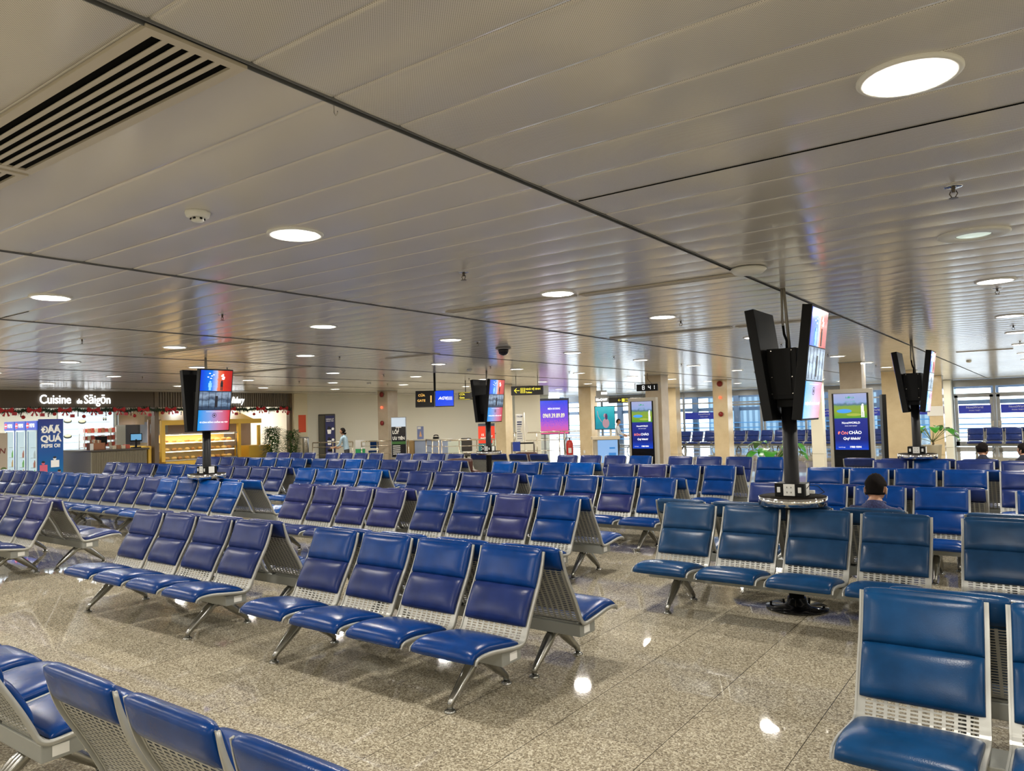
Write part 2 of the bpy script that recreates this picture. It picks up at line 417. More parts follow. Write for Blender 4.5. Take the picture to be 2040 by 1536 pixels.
# linear air grilles set in the strips
def grille(x0, x1, y0_, wd, slots, label, near_=False):
    t = thing('air_grille', label, 'air vent', ((x0+x1)/2, y0_+wd/2, H-.009)); L_ = x1-x0
    gm = mat('grille_paint', (.52, .47, .38), .3)
    def f(b_):
        m_ = .036 if wd > .2 else .010
        bx(b_, (0, wd/2-m_/2, 0), (L_, m_, .012)); bx(b_, (0, -wd/2+m_/2, 0), (L_, m_, .012))
        bx(b_, (L_/2-m_/2, 0, 0), (m_, wd-2*m_, .012)); bx(b_, (-L_/2+m_/2, 0, 0), (m_, wd-2*m_, .012))
    part('frame', f, gm, t)
    m_ = .036 if wd > .2 else .010; step = (wd-2*m_)/slots
    part('slot_shade', lambda b_: bx(b_, (0, 0, .0045), (L_-.02, wd-.02, .002)), GROOVE, t)  # near-black sheet paints the shade of the open slots
    def f2(b_):
        for k_ in range(slots-1):
            yy = -wd/2+m_+step*(k_+1); bx(b_, (0, yy, -.003), (L_-2*m_, step*.44, .003))
    part('slat', f2, gm, t)
    return t
g1 = grille(-3.55, -1.99, 1.068, .325, 6, 'large white slotted air grille in the ceiling at top left, nearest end')
part('badge', lambda b_: cyl(b_, (0, 0, 0), (0, 0, .004), .014, n=20), BLACKG, g1, loc=(-.93, -.145, -.011))
grille(-5.2, -3.58, 1.068, .325, 6, 'continuation of the large white slotted air grille at the left edge')
grille(-5.05, -3.52, 5.88, .11, 5, 'narrow slotted air grille left of a downlight in the second bay')
grille(-3.48, -2.0, 5.95, .11, 5, 'narrow slotted air grille right of a downlight, ending under the round router')
grille(-11.3, -8.5, 6.0, .12, 4, 'narrow air grille above the left screen pillar')
grille(-9.6, -8.4, 9.5, .12, 4, 'short narrow air grille in the middle distance over the benches')
grille(-5.15, -3.35, 9.65, .12, 4, 'narrow air grille left behind the nearest screen pillar')
grille(-3.3, -2.0, 9.7, .12, 4, 'narrow air grille right behind the nearest screen pillar')
grille(-14.6, -11.9, 9.6, .12, 4, 'narrow dark air grille toward the shops')
grille(-1.5, -.5, 18.1, .12, 3, 'dark framed linear grille near the ceiling at far right')
# smoke detector, wifi router, dome camera, hook
t = thing('smoke_detector', 'white round smoke detector on the ceiling left of a bright downlight', 'smoke detector', (-3.59, 2.2, H-.004))
part('base', lambda b_: lathe(b_, [(.0, .004), (.062, .004), (.064, -.004), (.058, -.024), (.04, -.03), (0, -.03)], n=32), WHITE, t)
part('sensor', lambda b_: [lathe(b_, [(.03, -.03), (.032, -.044), (.026, -.05), (0, -.051)], n=24)]+[bx(b_, (.03*cos(a_), .03*sin(a_), -.037), (.012, .012, .009), mi=1) for a_ in (0, 1.05, 2.1, 3.14, 4.2, 5.2)], [WHITE, BLACK], t)
t = tag(part('wifi_router', lambda b_: lathe(b_, [(.0, 0), (.13, 0), (.14, -.012), (.11, -.04), (.04, -.052), (.0, -.053)], n=36), WHITE, loc=(-1.86, 5.83, H-.006)), 'white saucer-shaped wireless access point on the ceiling groove', 'router')
t = thing('dome_camera', 'black dome security camera under the ceiling in mid distance', 'camera', (-7.04, 9.6, H-.004))
part('base', lambda b_: lathe(b_, [(.0, 0), (.12, 0), (.13, -.015), (.11, -.03), (0, -.03)], n=28), mat('warm_grey', (.3, .28, .25), .4), t)
part('dome', lambda b_: lathe(b_, [(.085, -.03), (.085, -.06), (.07, -.1), (.04, -.122), (0, -.13)], n=28), BLACKG, t)
tag(part('ceiling_hook', lambda b_: tube(b_, [(0, 0, 0), (0, 0, -.03), (.008, 0, -.042), (.018, 0, -.036), (.018, 0, -.028)], .0015, 6), STEEL, loc=(-2.01, 1.76, H)), 'tiny bare wire hook hanging beside the ceiling groove', 'hook')
for k_, (x, y, l_) in enumerate([(-11.0, 13.2, 'beside the middle screen pillar'), (-1.9, 22.0, 'far right near the windows'), (-16.4, 15.2, 'over the gate area')]):
    t = tag(part('smoke_alarm', lambda b_: lathe(b_, [(0, 0), (.06, 0), (.06, -.03), (.03, -.05), (0, -.05)], n=20), WHITE, loc=(x+.35, y, H-.004)), 'small white ceiling alarm disc '+l_, 'smoke detector')

# ================================================================ benches
# side profile of one seat (y forward is -, z up), from the front lip over the bend to the top
KN = [(-.742, .355), (-.735, .378), (-.70, .392), (-.60, .395), (-.48, .380), (-.37, .366), (-.30, .362), (-.262, .372), (-.238, .40), (-.215, .45), (-.175, .53), (-.125, .62), (-.085, .69), (-.052, .76), (-.025, .83), (-.005, .90)]
def resample(pts, n):
    out = []
    for i in range(len(pts)-1):
        p0 = pts[max(i-1, 0)]; p1 = pts[i]; p2 = pts[i+1]; p3 = pts[min(i+2, len(pts)-1)]
        for k in range(12):
            t = k/12
            out.append(tuple(.5*((2*p1[j])+(-p0[j]+p2[j])*t+(2*p0[j]-5*p1[j]+4*p2[j]-p3[j])*t*t+(-p0[j]+3*p1[j]-3*p2[j]+p3[j])*t**3) for j in (0, 1)))
    out.append(pts[-1])
    cum = [0]
    for a, b_ in zip(out, out[1:]): cum.append(cum[-1]+math.dist(a, b_))
    return out, cum
PP, CUM = resample(KN, 0); SL = CUM[-1]
def at(s):
    s = min(max(s, 0), SL)
    import bisect
    i = min(max(bisect.bisect_right(CUM, s)-1, 0), len(PP)-2)
    t = (s-CUM[i])/(CUM[i+1]-CUM[i]); a, b_ = PP[i], PP[i+1]
    return Vector((0, a[0]+(b_[0]-a[0])*t, a[1]+(b_[1]-a[1])*t))
def nrm(s):
    d = (at(s+.012)-at(s-.012)).normalized(); return Vector((0, -d.z, d.y))
def s_of(z):     # arclength of a height on the back part
    for s in [SL*k/400 for k in range(400)]:
        p = at(s)
        if p.y > -.262 and p.z >= z: return s
    return SL
HW = .262
def shell_mesh():
    bm = bmesh.new(); T = .0022
    xs = [-HW, -.2405]; sl = .0315; gp = (.481-10*sl)/11; x = -.2405; kinds = [0]
    for i in range(10): x += gp; xs.append(x); kinds.append(0); x += sl; xs.append(x); kinds.append(1)
    xs += [.2405, HW]; kinds += [0, 0]
    s = 0; ss = [0]; rk = []
    sb = s_of(.38)-.06
    while s < sb-.06: s += .055; ss.append(s); rk.append(0)
    while s < SL-.05:
        s += .0080; ss.append(s); rk.append(0); s += .0090; ss.append(s); rk.append(1)
    ss.append(SL); rk.append(0)
    F = [[None]*len(xs) for _ in ss]; B = [[None]*len(xs) for _ in ss]
    for i, s in enumerate(ss):
        p = at(s); n = nrm(s)
        for j, x in enumerate(xs):
            F[i][j] = bm.verts.new(p+n*T+Vector((x, 0, 0))); B[i][j] = bm.verts.new(p-n*T+Vector((x, 0, 0)))
    solid = [[not (rk[i] and kinds[j]) for j in range(len(xs)-1)] for i in range(len(ss)-1)]
    for i in range(len(ss)-1):
        for j in range(len(xs)-1):
            if not solid[i][j]: continue
            bm.faces.new((F[i][j], F[i][j+1], F[i+1][j+1], F[i+1][j])); bm.faces.new((B[i][j], B[i+1][j], B[i+1][j+1], B[i][j+1]))
            if i == 0 or not solid[i-1][j]: bm.faces.new((F[i][j], B[i][j], B[i][j+1], F[i][j+1]))
            if i == len(ss)-2 or not solid[i+1][j]: bm.faces.new((F[i+1][j], F[i+1][j+1], B[i+1][j+1], B[i+1][j]))
    # side flanges folded round the sheet
    for sg in (-1, 1):
        prev = None
        for k in range(49):
            s = SL*k/48; p = at(s); n = nrm(s)
            dep = .018 if s < sb else .019
            dep = dep*min(1, .35+4*min(s, SL-s)/SL*1.2)
            a = [p+n*(.008)+Vector((sg*HW, 0, 0)), p+n*(.008)+Vector((sg*(HW+.009), 0, 0)), p-n*dep+Vector((sg*(HW+.009), 0, 0)), p-n*dep+Vector((sg*(HW+.001), 0, 0))]
            r = [bm.verts.new(q) for q in a]
            if prev:
                for q in range(4): f = bm.faces.new((prev[q], prev[(q+1) % 4], r[(q+1) % 4], r[q])); f.smooth = q in (1,)
            else: bm.faces.new(r)
            prev = r
        bm.faces.new(prev[::-1])
        # raised ridge on the rear face beside the slots
        tube(bm, [at(sb+.02+(SL-sb-.1)*k/14)-nrm(sb+.02+(SL-sb-.1)*k/14)*.004+Vector((sg*.243, 0, 0)) for k in range(15)], .004, 5)
    bmesh.ops.recalc_face_normals(bm, faces=bm.faces[:])
    me = bpy.data.meshes.new('seat_shell'); bm.to_mesh(me); bm.free(); me.materials.append(SILVER); return me
def pad_mesh(name, s0, s1, th, hw=.252, wrap=None, vm=None):
    """upholstered pad on the front of the sheet; wrap = arclength where the rear part of a wrapped pad ends"""
    bm = bmesh.new(); NS = 14; NX = 20
    rings = []
    for j in range(NX+1):
        u = -1+2*j/NX; u = math.sin(u*pi/2)
        e = max(0, 1-abs(u)**7)**.5; x = hw*u
        ring = []
        sh = 1-.045*(1-e)
        sc = (s0+s1)/2
        for i in range(NS+1):
            v_ = -cos(pi*i/NS); s = sc+(s1-s0)/2*v_*sh
            ee = max(0, 1-abs(v_)**6)**.5
            if wrap is not None and v_ > .5: ee = max(ee, 0.0)
            crown = 1+.25*(1-u*u)*(1-v_*v_)
            t_ = th*(.12+.88*ee*(.25+.75*e)*crown) if e > 0 else th*.12
            p = at(s); n = nrm(s)
            ring.append(p+n*(.003+t_)+Vector((x, 0, 0)))
        if wrap is None:
            for i in range(NS+1):
                v_ = cos(pi*i/NS); s = sc+(s1-s0)/2*v_*sh*.985; ring.append(at(s)+nrm(s)*.003+Vector((x*.985, 0, 0)))
        else:
            # over the top edge and down the rear
            top = at(SL); n = nrm(SL); t_ = Vector((0, -n.z, n.y))*-1; d = (at(SL)-at(SL-.02)).normalized()
            r_ = th*(.4+.6*e)
            ring[-1] = top+n*(r_*.62)+d*(.012*e)+Vector((x, 0, 0))
            ring.append(top+d*(.017*e+.002)+n*.004+Vector((x, 0, 0)))
            ring.append(top-n*(.02*e+.006)+d*(.012*e)+Vector((x, 0, 0)))
            for i in range(7):
                s = SL-(SL-wrap)*(.06+.94*i/6); th2 = .026*(.3+.7*e)*(1 if i < 5 else (.8 if i == 5 else .15))
                ring.append(at(s)-nrm(s)*(.003+th2)+Vector((x, 0, 0)))
            s = wrap; ring.append(at(s)-nrm(s)*.0035+Vector((x, 0, 0)))
            ring.append(at(s0)+nrm(s0)*.0035+Vector((x, 0, 0)))
        rings.append([bm.verts.new(p) for p in ring])
    n_ = len(rings[0])
    for a, b_ in zip(rings, rings[1:]):
        for i in range(n_): f = bm.faces.new((a[i], a[(i+1) % n_], b_[(i+1) % n_], b_[i])); f.smooth = True
    bm.faces.new(rings[0][::-1]); bm.faces.new(rings[-1])
    bmesh.ops.recalc_face_normals(bm, faces=bm.faces[:])
    me = bpy.data.meshes.new(name); bm.to_mesh(me); bm.free(); return me
SHELL = shell_mesh()
sh_, sb_, sk_ = s_of(.668), s_of(.672), s_of(.445)
PADS = {}
def pads(vn):
    if vn not in PADS:
        if not PADS: PADS['_'] = (pad_mesh('head_cushion', sh_, SL, .042, wrap=s_of(.765)), pad_mesh('back_cushion', sk_, sb_, .042), pad_mesh('seat_cushion', -.004, s_of(.38)-.045, .046))
        ms = [p.copy() for p in PADS['_']]
        for p in ms: p.materials.clear(); p.materials.append(VINYL[vn])
        PADS[vn] = ms
    return PADS[vn]
PITCH = .605; BW = 3*PITCH+2*HW+.018
def lkd(name, me, parent, loc=(0, 0, 0), rz=0):
    o = bpy.data.objects.new(name, me); C.objects.link(o); o.parent = parent; o.location = loc; o.rotation_euler = (0, 0, rz); return o
def mesh_of(name, fn, mts):
    o = part(name, fn, mts); me = o.data; bpy.data.objects.remove(o); return me
def beam_f(b_): bx(b_, (0, -.36, .305), (BW-.06, .20, .085), bev=.006)
def leg_f(b_):
    bx(b_, (0, -.36, .257), (.06, .16, .014), bev=.004)
    for sg in (-1, 1):
        tube(b_, [(0, -.36+sg*.0, .247), (0, -.36+sg*.05, .243), (0, -.36+sg*.10, .205), (0, -.36+sg*.19, .13), (0, -.36+sg*.262, .072), (0, -.36+sg*.285, .048), (0, -.36+sg*.29, .018)], [.036, .037, .040, .032, .024, .022, .017], 10, 1.0)
        lathe(b_, [(.0, .02), (.02, .02), (.033, .012), (.037, .004), (.037, 0), (0, 0)], (0, -.36+sg*.29, 0), 20)
def foot_cap(b_): pass
BEAM_ME = mesh_of('beam', beam_f, BEAM); LEG_ME = mesh_of('leg', leg_f, ALU)
STK_ME = mesh_of('sticker', lambda b_: bx(b_, (0, 0, 0), (.002, .075, .05)), PAPER)
BRK_ME = mesh_of('seat_bracket', lambda b_: bx(b_, (0, -.34, .352), (.44, .14, .012)), BEAM)
NB = 0
def bench(x, y, vins, label, away=False, rz=0, group='four-seat waiting benches', n=4):
    """x, y = middle of the back's top edge on the floor plan"""
    global NB
    t = thing('waiting_bench', label, 'bench', (x, y, 0), rz+(pi if away else 0), group)
    lkd('beam', BEAM_ME, t)
    for i in range(n):
        v_ = vins[i % len(vins)]; vh, vb, vs = (v_ if isinstance(v_, tuple) else (v_, v_, v_)); px = (i-1.5)*PITCH
        sh = lkd('seat_shell', SHELL, t, (px, 0, 0))
        lkd('head_cushion', pads(vh)[0], sh); lkd('back_cushion', pads(vb)[1], sh); lkd('seat_cushion', pads(vs)[2], sh)
        lkd('seat_bracket', BRK_ME, sh)
    for px in (-.88, .88): lkd('leg', LEG_ME, t, (px, 0, 0))
    for sg in (-1, 1): lkd('sticker', STK_ME, t, (sg*(BW/2-.0285), -.345, .305))
    NB += 1
    return t
A = ('royal', 'navy', 'royal'); Nn = ('navy', 'navy', 'royal'); Bb = ('bright', 'royal', 'bright'); Vv = ('violet', 'violet', 'navy'); Tt = ('teal', 'teal', 'teal2'); Rr = ('royal', 'royal', 'royal')  # backs mostly darker than seats: uneven lighting put into the vinyl colours
# x, y, colours, description, gap to its back-to-back twin (None = none), twin's shift in x
BEN = [
 (-3.94, 4.19, [A, A, A, A], 'nearest full row, centre-left in the open floor', .06, .09, -.012),
 (-6.88, 4.20, [Nn, Nn, Nn, Nn], 'nearest full row, second from the left edge', .06, .07, 0),
 (-11.35, 4.24, [Vv, Vv, Nn, Vv], 'nearest full row, cut by the left edge', .08, .05, 0),
 (.38, 4.04, [('teal2', 'teal2', 'teal2')], 'largest of all, cut by the right edge', .06, .10, 0),
 (-5.30, 6.97, [('royal', 'navy', 'royal'), A, Vv, Rr], 'second row, right of the violet one', .06, .08, 0),
 (-7.88, 6.97, [Vv, Vv, Vv, ('violet', 'violet', 'royal')], 'second row, violet-tinted one', .06, .1, 0),
 (-11.30, 6.93, [Bb, ('royal', 'royal', 'bright'), Bb, Bb], 'second row, bright blue, at the left screen pillar', .28, .05, 0),
 (-13.72, 7.0, [Nn, Nn, Nn, Nn], 'second row, next left of the left screen pillar', .1, .05, 0),
 (-16.14, 7.0, [Rr, Rr, Rr, Rr], 'second row, second left of the left screen pillar', .1, .05, 0),
 (-18.60, 7.0, [Nn, Nn, Nn, Nn], 'second row, last at the left edge', .1, .05, 0),
 (-5.28, 9.50, [A, ('royal', 'violet', 'royal'), ('royal', 'violet', 'royal'), Rr], 'third row, next left of the nearest screen pillar', .06, .1, 0),
 (-7.93, 9.55, [Nn, Nn, Nn, Nn], 'third row, navy one in mid picture', .06, .1, 0),
 (-10.95, 9.55, [Bb, Bb, Bb, Bb], 'third row, brightest blue, left of centre', .06, .1, 0),
 (-13.65, 9.55, [Nn, Nn, Nn, Nn], 'third row, just right of the left screen pillar', .06, .1, 0),
 (-16.2, 9.6, [Rr, Rr, Rr, Nn], 'third row, just left of the left screen pillar', .06, .1, 0),
 (-18.75, 9.6, [Nn, Nn, Nn, Nn], 'third row, before the food counter', .06, .1, 0),
 (-5.33, 12.0, [Nn, Vv, Rr, Rr], 'fourth row, next left of the nearest screen pillar', .06, .1, 0),
 (-8.02, 12.1, [Bb, Rr, Rr, Bb], 'fourth row, right of the middle screen pillar', .06, .1, 0),
 (-11.2, 12.1, [Nn, Nn, Nn, Nn], 'fourth row, left of the middle screen pillar', .06, .1, 0),
 (-13.62, 12.1, [Rr, Nn, Bb, Rr], 'fourth row, second left of the middle pillar', .06, .1, 0),
 (-16.2, 12.1, [Rr, Rr, Rr, Rr], 'fourth row, before the potted bamboo', .06, .1, 0),
 (-18.75, 12.15, [Nn, Nn, Nn, Nn], 'fourth row, before the bakery display', .06, .1, 0),
 (-5.22, 14.4, [Nn, Nn, Nn, Rr], 'fifth row, before the wide cream pillar', None, 0, 0),
 (-7.95, 14.45, [Nn, Nn, Nn, Rr], 'fifth row, before the teal portrait screen', None, 0, 0),
 (-13.1, 14.5, [Nn, Nn, Nn, Nn], 'fifth row, before the check-in desk', None, 0, 0),
 (-15.95, 14.5, [Nn, Nn, Nn, Nn], 'fifth row, before the woman in light blue', None, 0, 0),
 (-18.75, 14.5, [Nn, Vv, Nn, Nn], 'fifth row, right beside the potted bamboo', None, 0, 0),
 (-1.97, 6.93, [Tt, Tt, Tt, Tt], 'teal one at the nearest screen pillar', .26, -.22, -.022),
 (.58, 6.93, [Tt, Tt, Tt, Tt], 'teal one behind the largest bench', .26, .0, 0),
 (-1.88, 9.28, [Nn, Rr, Rr, Rr], 'third row, beyond the masked man', .06, .15, 0),
 (.87, 9.25, [Rr, Rr, Rr, Rr], 'third row at the right edge', .06, .15, 0),
 (-1.86, 11.93, [Rr, Rr, Rr, Rr], 'fourth row, right of the nearest pillar', .06, .15, 0),
 (.62, 11.9, [Nn, Rr, Rr, Rr], 'fourth row at the right edge', .06, .15, 0),
 (-1.28, 13.95, [Nn, Rr, Nn, Nn], 'fifth row, below the farthest screen pillar', .34, -.55, 0),
 (1.3, 13.95, [Nn, Nn, Nn, Nn], 'fifth row at the right edge', .34, 0, 0),
]
for (x, y, vs, d, gap, shx, rz) in BEN:
    bench(x, y, vs, 'four-seat blue bench facing the viewer, '+d, rz=rz, group='benches facing the viewer')
    if gap is not None:
        bench(x+shx, y+gap, [vs[0]], 'blue bench facing away, twin of '+d, away=True, rz=rz, group='benches facing away')
bench(-10.75, 14.72, ['navy'], 'navy bench facing away behind the middle screen pillar, slotted backs showing', away=True, group='benches facing away')
bench(-1.99, 1.285, ['royal'], 'nearest royal blue bench seen from behind, bottom left, slotted silver backs', away=True, group='benches facing away')
bench(-4.98, 1.285, [('royal', 'royal', 'royal')], 'bench facing away in the bottom left corner, seat cushions showing', away=True, group='benches facing away')
for k_, x in enumerate([-13.05, -10.45, -7.85, -5.25, -1.35, 1.25]):
    bench(x, 33.5, ['navy'], 'distant bench by the windows facing the viewer, '+['left end', 'behind the cream pillar', 'behind the nearest screen pillar', 'behind the large standing screen', 'before the glass doors', 'at the right edge'][k_], group='distant benches by the windows')
for k_, x in enumerate([-12.2, -9.5, -6.6, -.9]):
    bench(x, 34.4, ['navy'], 'distant bench facing the windows, rearmost row, '+['left', 'second from left', 'third from left', 'by the doors'][k_], away=True, group='distant benches by the windows')

# ================================================================ screen pillars with charging tables
def grad(name, stops, axis=0, s=1.0, nz=0, nsc=8):
    mt = mat(name, (.01, .01, .01), .15, emit=(1, 1, 1), es=s); N, L, b = nodes(mt)
    tc = N.new('ShaderNodeTexCoord'); sp_ = N.new('ShaderNodeSeparateXYZ'); L.new(tc.outputs['Generated'], sp_.inputs[0])
    f = sp_.outputs[axis]
    if nz:
        n = noise(N, L, tc.outputs['Generated'], nsc, 3); f = mathn(N, L, 'ADD', f, mathn(N, L, 'MULTIPLY', mathn(N, L, 'SUBTRACT', n.outputs[0], .5), nz))
    L.new(ramp(N, L, f, stops), b.inputs['Emission Color']); return mt
SC_TOP = grad('screen_blue_red', [(.0, (.0, .05, .75)), (.35, (.0, .22, .95)), (.52, (.55, .65, 1)), (.56, (.95, .25, .12)), (.75, (.75, .03, .01)), (1, (.5, .01, .01))], 1, 1.0, .08)
SC_MID = grad('screen_grey_city', [(.1, (.03, .06, .12)), (.4, (.25, .38, .55)), (.55, (.05, .08, .14)), (.8, (.35, .45, .6)), (1, (.1, .15, .25))], 2, .9, .7, 4)
SC_BOT = grad('screen_blue_to_red', [(0, (.0, .35, .95)), (.35, (.25, .4, .85)), (.65, (.65, .25, .45)), (1, (.75, .03, .05))], 1, .95, .1, 3)
INK = glow('screen_white_ink', (1, 1, 1), 1.3); INKD = mat('screen_dark_ink', (.01, .01, .02), .4); CYAN = glow('screen_cyan', (.3, .75, 1), 1.0)
SW, SH, ST = .60, 1.02, .085
def display(t, side):
    """slab standing in the YZ plane, picture facing the side's x"""
    d = part('display', lambda b_: bx(b_, (0, 0, 0), (ST, SW, SH), bev=.004), BLACK, t)
    d.location = (side*.19+.02, 0, 2.215); d.rotation_euler = (0, side*R(7.5), 0)
    x = side*(ST/2+.002); W2 = SW/2-.018
    flip = side
    for nm, z0, z1, mt in (('picture', .155, SH/2-.018, SC_TOP), ('picture', -.15, .145, SC_MID), ('picture', -SH/2+.018, -.16, SC_BOT)):
        part(nm, lambda b_: bx(b_, (0, 0, 0), (.003, 2*W2, z1-z0)), mt, d, loc=(x, 0, (z0+z1)/2))
    rot = FX if side > 0 else (pi/2, 0, -pi/2)
    xx = x+side*.003
    def fig(b_):      # standing dark figure and pale mirrored one
        ball(b_, (xx, side*.10, .31), .018, 8, (.1, 1, 1.1)); bx(b_, (xx, side*.10, .262), (.002, .045, .07)); bx(b_, (xx, side*.10-.01, .205), (.002, .014, .08)); bx(b_, (xx, side*.10+.012, .205), (.002, .014, .08))
    part('figure', fig, INKD, d)
    def fig2(b_):
        ball(b_, (xx, -side*.11, .30), .018, 8, (.1, 1, 1.1)); bx(b_, (xx, -side*.11, .25), (.002, .06, .07)); bx(b_, (xx, -side*.11, .195), (.002, .04, .06))
    part('figure', fig2, CYAN, d)
    part('cloud_drawing', lambda b_: [ball(b_, (xx, side*(.12+.02*math.sin(k*2)), .36+.022*k), .022+.006*cos(k*3), 8, (.08, 1, .7)) for k in range(4)]+[ball(b_, (xx, side*(-.10-.05*math.sin(k*1.7)), .36+.02*k), .014, 8, (.08, 1.3, .6)) for k in range(5)], INK, d)
    part('city_lines', lambda b_: [bx(b_, (xx, (-.23+.115*k), 0), (.001, .007, .28)) for k in range(5)]+[bx(b_, (xx, .02, -.02), (.002, .05, .19))], INKD, d)
    def ring(b_):
        for k in range(20):
            a0, a1 = 2*pi*k/20, 2*pi*(k+1)/20
            quad(b_, [(xx, .030*cos(a0), -.245+.030*sin(a0)), (xx, .030*cos(a1), -.245+.030*sin(a1)), (xx, .037*cos(a1), -.245+.037*sin(a1)), (xx, .037*cos(a0), -.245+.037*sin(a0))])
        bx(b_, (xx, 0, -.245), (.001, .026, .026))
    part('emblem', ring, INKD, d)
    part('caption_line', lambda b_: bx(b_, (xx, 0, -.185), (.001, .3, .004)), INK, d)
    text('caption', 'VÌ CỘNG ĐỒNG CHỐNG MA TÚY', .033, INK, d, (xx, 0, -.37), rot, .0005, 'CENTER', bold=.0008)
    return d
def totem(x, y, label, zrot=0):
    t = thing('screen_pillar', label, 'digital screen', (x, y, 0), zrot, 'screen pillars with charging tables')
    part('base_plate', lambda b_: lathe(b_, [(.0, 0), (.27, 0), (.27, .012), (.12, .02), (.085, .05), (.078, .10), (.0, .10)], n=40)+None if False else lathe(b_, [(.27, 0), (.27, .014), (.12, .022), (.09, .05), (.078, .10)], n=40), BLACKG, t)
    for k in range(6):
        a = k*pi/3+.3
        part('bolt', lambda b_: cyl(b_, (.225*cos(a), .225*sin(a), .012), (.225*cos(a), .225*sin(a), .05 if k % 2 else .03), .011, n=8), BLACK, t)
    part('post', lambda b_: cyl(b_, (0, 0, .05), (0, 0, 1.98), .066, n=28), mat('post_black', (.008, .008, .009), .5, spec=.25), t)
    part('housing', lambda b_: [bx(b_, (0, 0, 2.13), (.26, .34, .46), bev=.004), bx(b_, (0, -.174, 2.13), (.16, .01, .38)), bx(b_, (0, 0, 1.87), (.15, .2, .08))], BLACK, t)
    part('screw', lambda b_: [cyl(b_, (sx_*.09, -.171, z), (sx_*.09, -.176, z), .005, n=6) for sx_ in (-1, 1) for z in (1.95, 2.10, 2.34)], STEEL, t)
    for side in (1, -1): display(t, side)
    part('hanger_rod', lambda b_: [tube(b_, [(-.02, 0, H), (-.025, 0, 2.62), (-.02, 0, 2.58)], .011, 8), tube(b_, [(.0, 0, H), (.03, 0, 2.36)], .014, 8)], mat('rod_grey', (.42, .39, .33), .4, .3), t)
    part('cable', lambda b_: tube(b_, [(-.02, 0, 2.58), (-.01, -.01, 2.5), (.01, -.01, 2.44), (.005, 0, 2.36)], .012, 8), BLACK, t)
    part('charging_table', lambda b_: lathe(b_, [(.0, 1.015), (.29, 1.015), (.292, 1.011)], n=48), mat('table_top', (.010, .008, .006), .7, spec=.03), t)
    part('table_rim', lambda b_: lathe(b_, [(.288, .938), (.297, .938), (.298, 1.012), (.294, 1.013), (.291, 1.0), (.288, .938)], n=56, cap=False), CHROME, t)
    part('table_underside', lambda b_: lathe(b_, [(.066, .925), (.2, .945), (.287, .95)], n=40), BLACK, t)
    so = part('socket_box', lambda b_: bx(b_, (0, 0, 1.075), (.26, .2, .12), bev=.004), BLACK, t)
    part('socket_plate', lambda b_: bx(b_, (0, -.1025, 1.077), (.1, .006, .105), bev=.002), WHITE, so)
    part('socket_holes', lambda b_: [bx(b_, (sx_*.018, -.1062, z), (.005, .002, .014)) for sx_ in (-1, 1) for z in (1.055, 1.10)], BLACK, so)
    for sg in (-1, 1):
        part('usb_plate', lambda b_: bx(b_, (sg*.092, -.1035, 1.077), (.03, .008, .05), bev=.004), WHITE, so)
        part('socket_plate', lambda b_: bx(b_, (sg*.134, 0, 1.077), (.006, .1, .105), bev=.002), WHITE, so)
    return t
totem(-1.93, 7.05, 'tall black pillar with two tilted portrait screens and round charging table, the largest, at right')
totem(-11.3, 7.05, 'black screen pillar with blue and red picture in front of the shops at left')
totem(-10.85, 14.1, 'black screen pillar with blue and red picture in the centre, before the toilets sign')
totem(-1.80, 14.10, 'smaller black screen pillar behind at far right, screens edge-on')
t = tag(part('charging_cable', lambda b_: tube(b_, [(.10, -.03, 1.035), (.16, -.03, 1.12), (.22, .02, 1.11), (.26, .08, 1.05), (.20, .12, 1.022), (.05, .14, 1.020)], .0035, 6), BLACK, loc=(-1.93, 7.05, 0)), 'thin black charging cable looping over the nearest round table', 'cable')
t = tag(part('charger_plug', lambda b_: bx(b_, (0, 0, 0), (.05, .03, .03), bev=.005), WHITE, loc=(-1.75, 7.02, 1.06)), 'white charger plug beside the sockets on the nearest round table', 'charger')

# ================================================================ food shops along the left wall (x = -23.2)
FX0 = -23.2
BRN = mat('brown_fascia', (.10, .072, .045), .5); SLAT = mat('taupe_slats', (.20, .165, .125), .5)
bm = bmesh.new()
bx(bm, (FX0-.1, (YB+12.7)/2, 2.68), (.2, 12.7-YB, .50)); struct('trim_fascia', bm, BRN)
bm = bmesh.new(); bx(bm, (FX0-.12, 15.3, 2.68), (.14, 5.2, .50))
for k in range(58): bx(bm, (FX0-.035, 12.80+.0885*k, 2.68), (.03, .05, .50), mi=1)
struct('trim_slatted_fascia', bm, [BRN, SLAT])
bm = bmesh.new(); bx(bm, (FX0-.08, 12.72, H/2), (.22, .14, H)); struct('trim_post', bm, mat('umber_post', (.13, .09, .055), .4))
bm = bmesh.new(); bx(bm, (FX0-.06, 17.93, H/2), (.18, .12, H)); struct('trim_post_right', bm, MATS['umber_post'])
SIGN = glow('sign_white', (.88, .95, 1), 3.5)
t = thing('shop_sign', 'lit white lettering CUISINE DE SAIGON on the brown fascia', 'sign', (FX0+.03, 9.30, 2.555))
a_ = text('lettering', 'Cuisine', .36, SIGN, t, (0, 0, .0), FX, .012, sx=.78, bold=.0015)
text('lettering', 'de', .20, SIGN, t, (0, 1.0, 0), FX, .012, sx=.8, bold=.001)
text('lettering', 'Sāigōn', .36, SIGN, t, (0, 1.20, 0), FX, .012, sx=.79, bold=.0015)
t = thing('shop_sign', 'lit white script lettering Bakery on the slatted fascia', 'sign', (FX0+.05, 15.40, 2.57))
text('lettering', 'Bakery', .31, SIGN, t, (0, 0, 0), FX, .012, sx=.56, shear=.45, bold=.002)
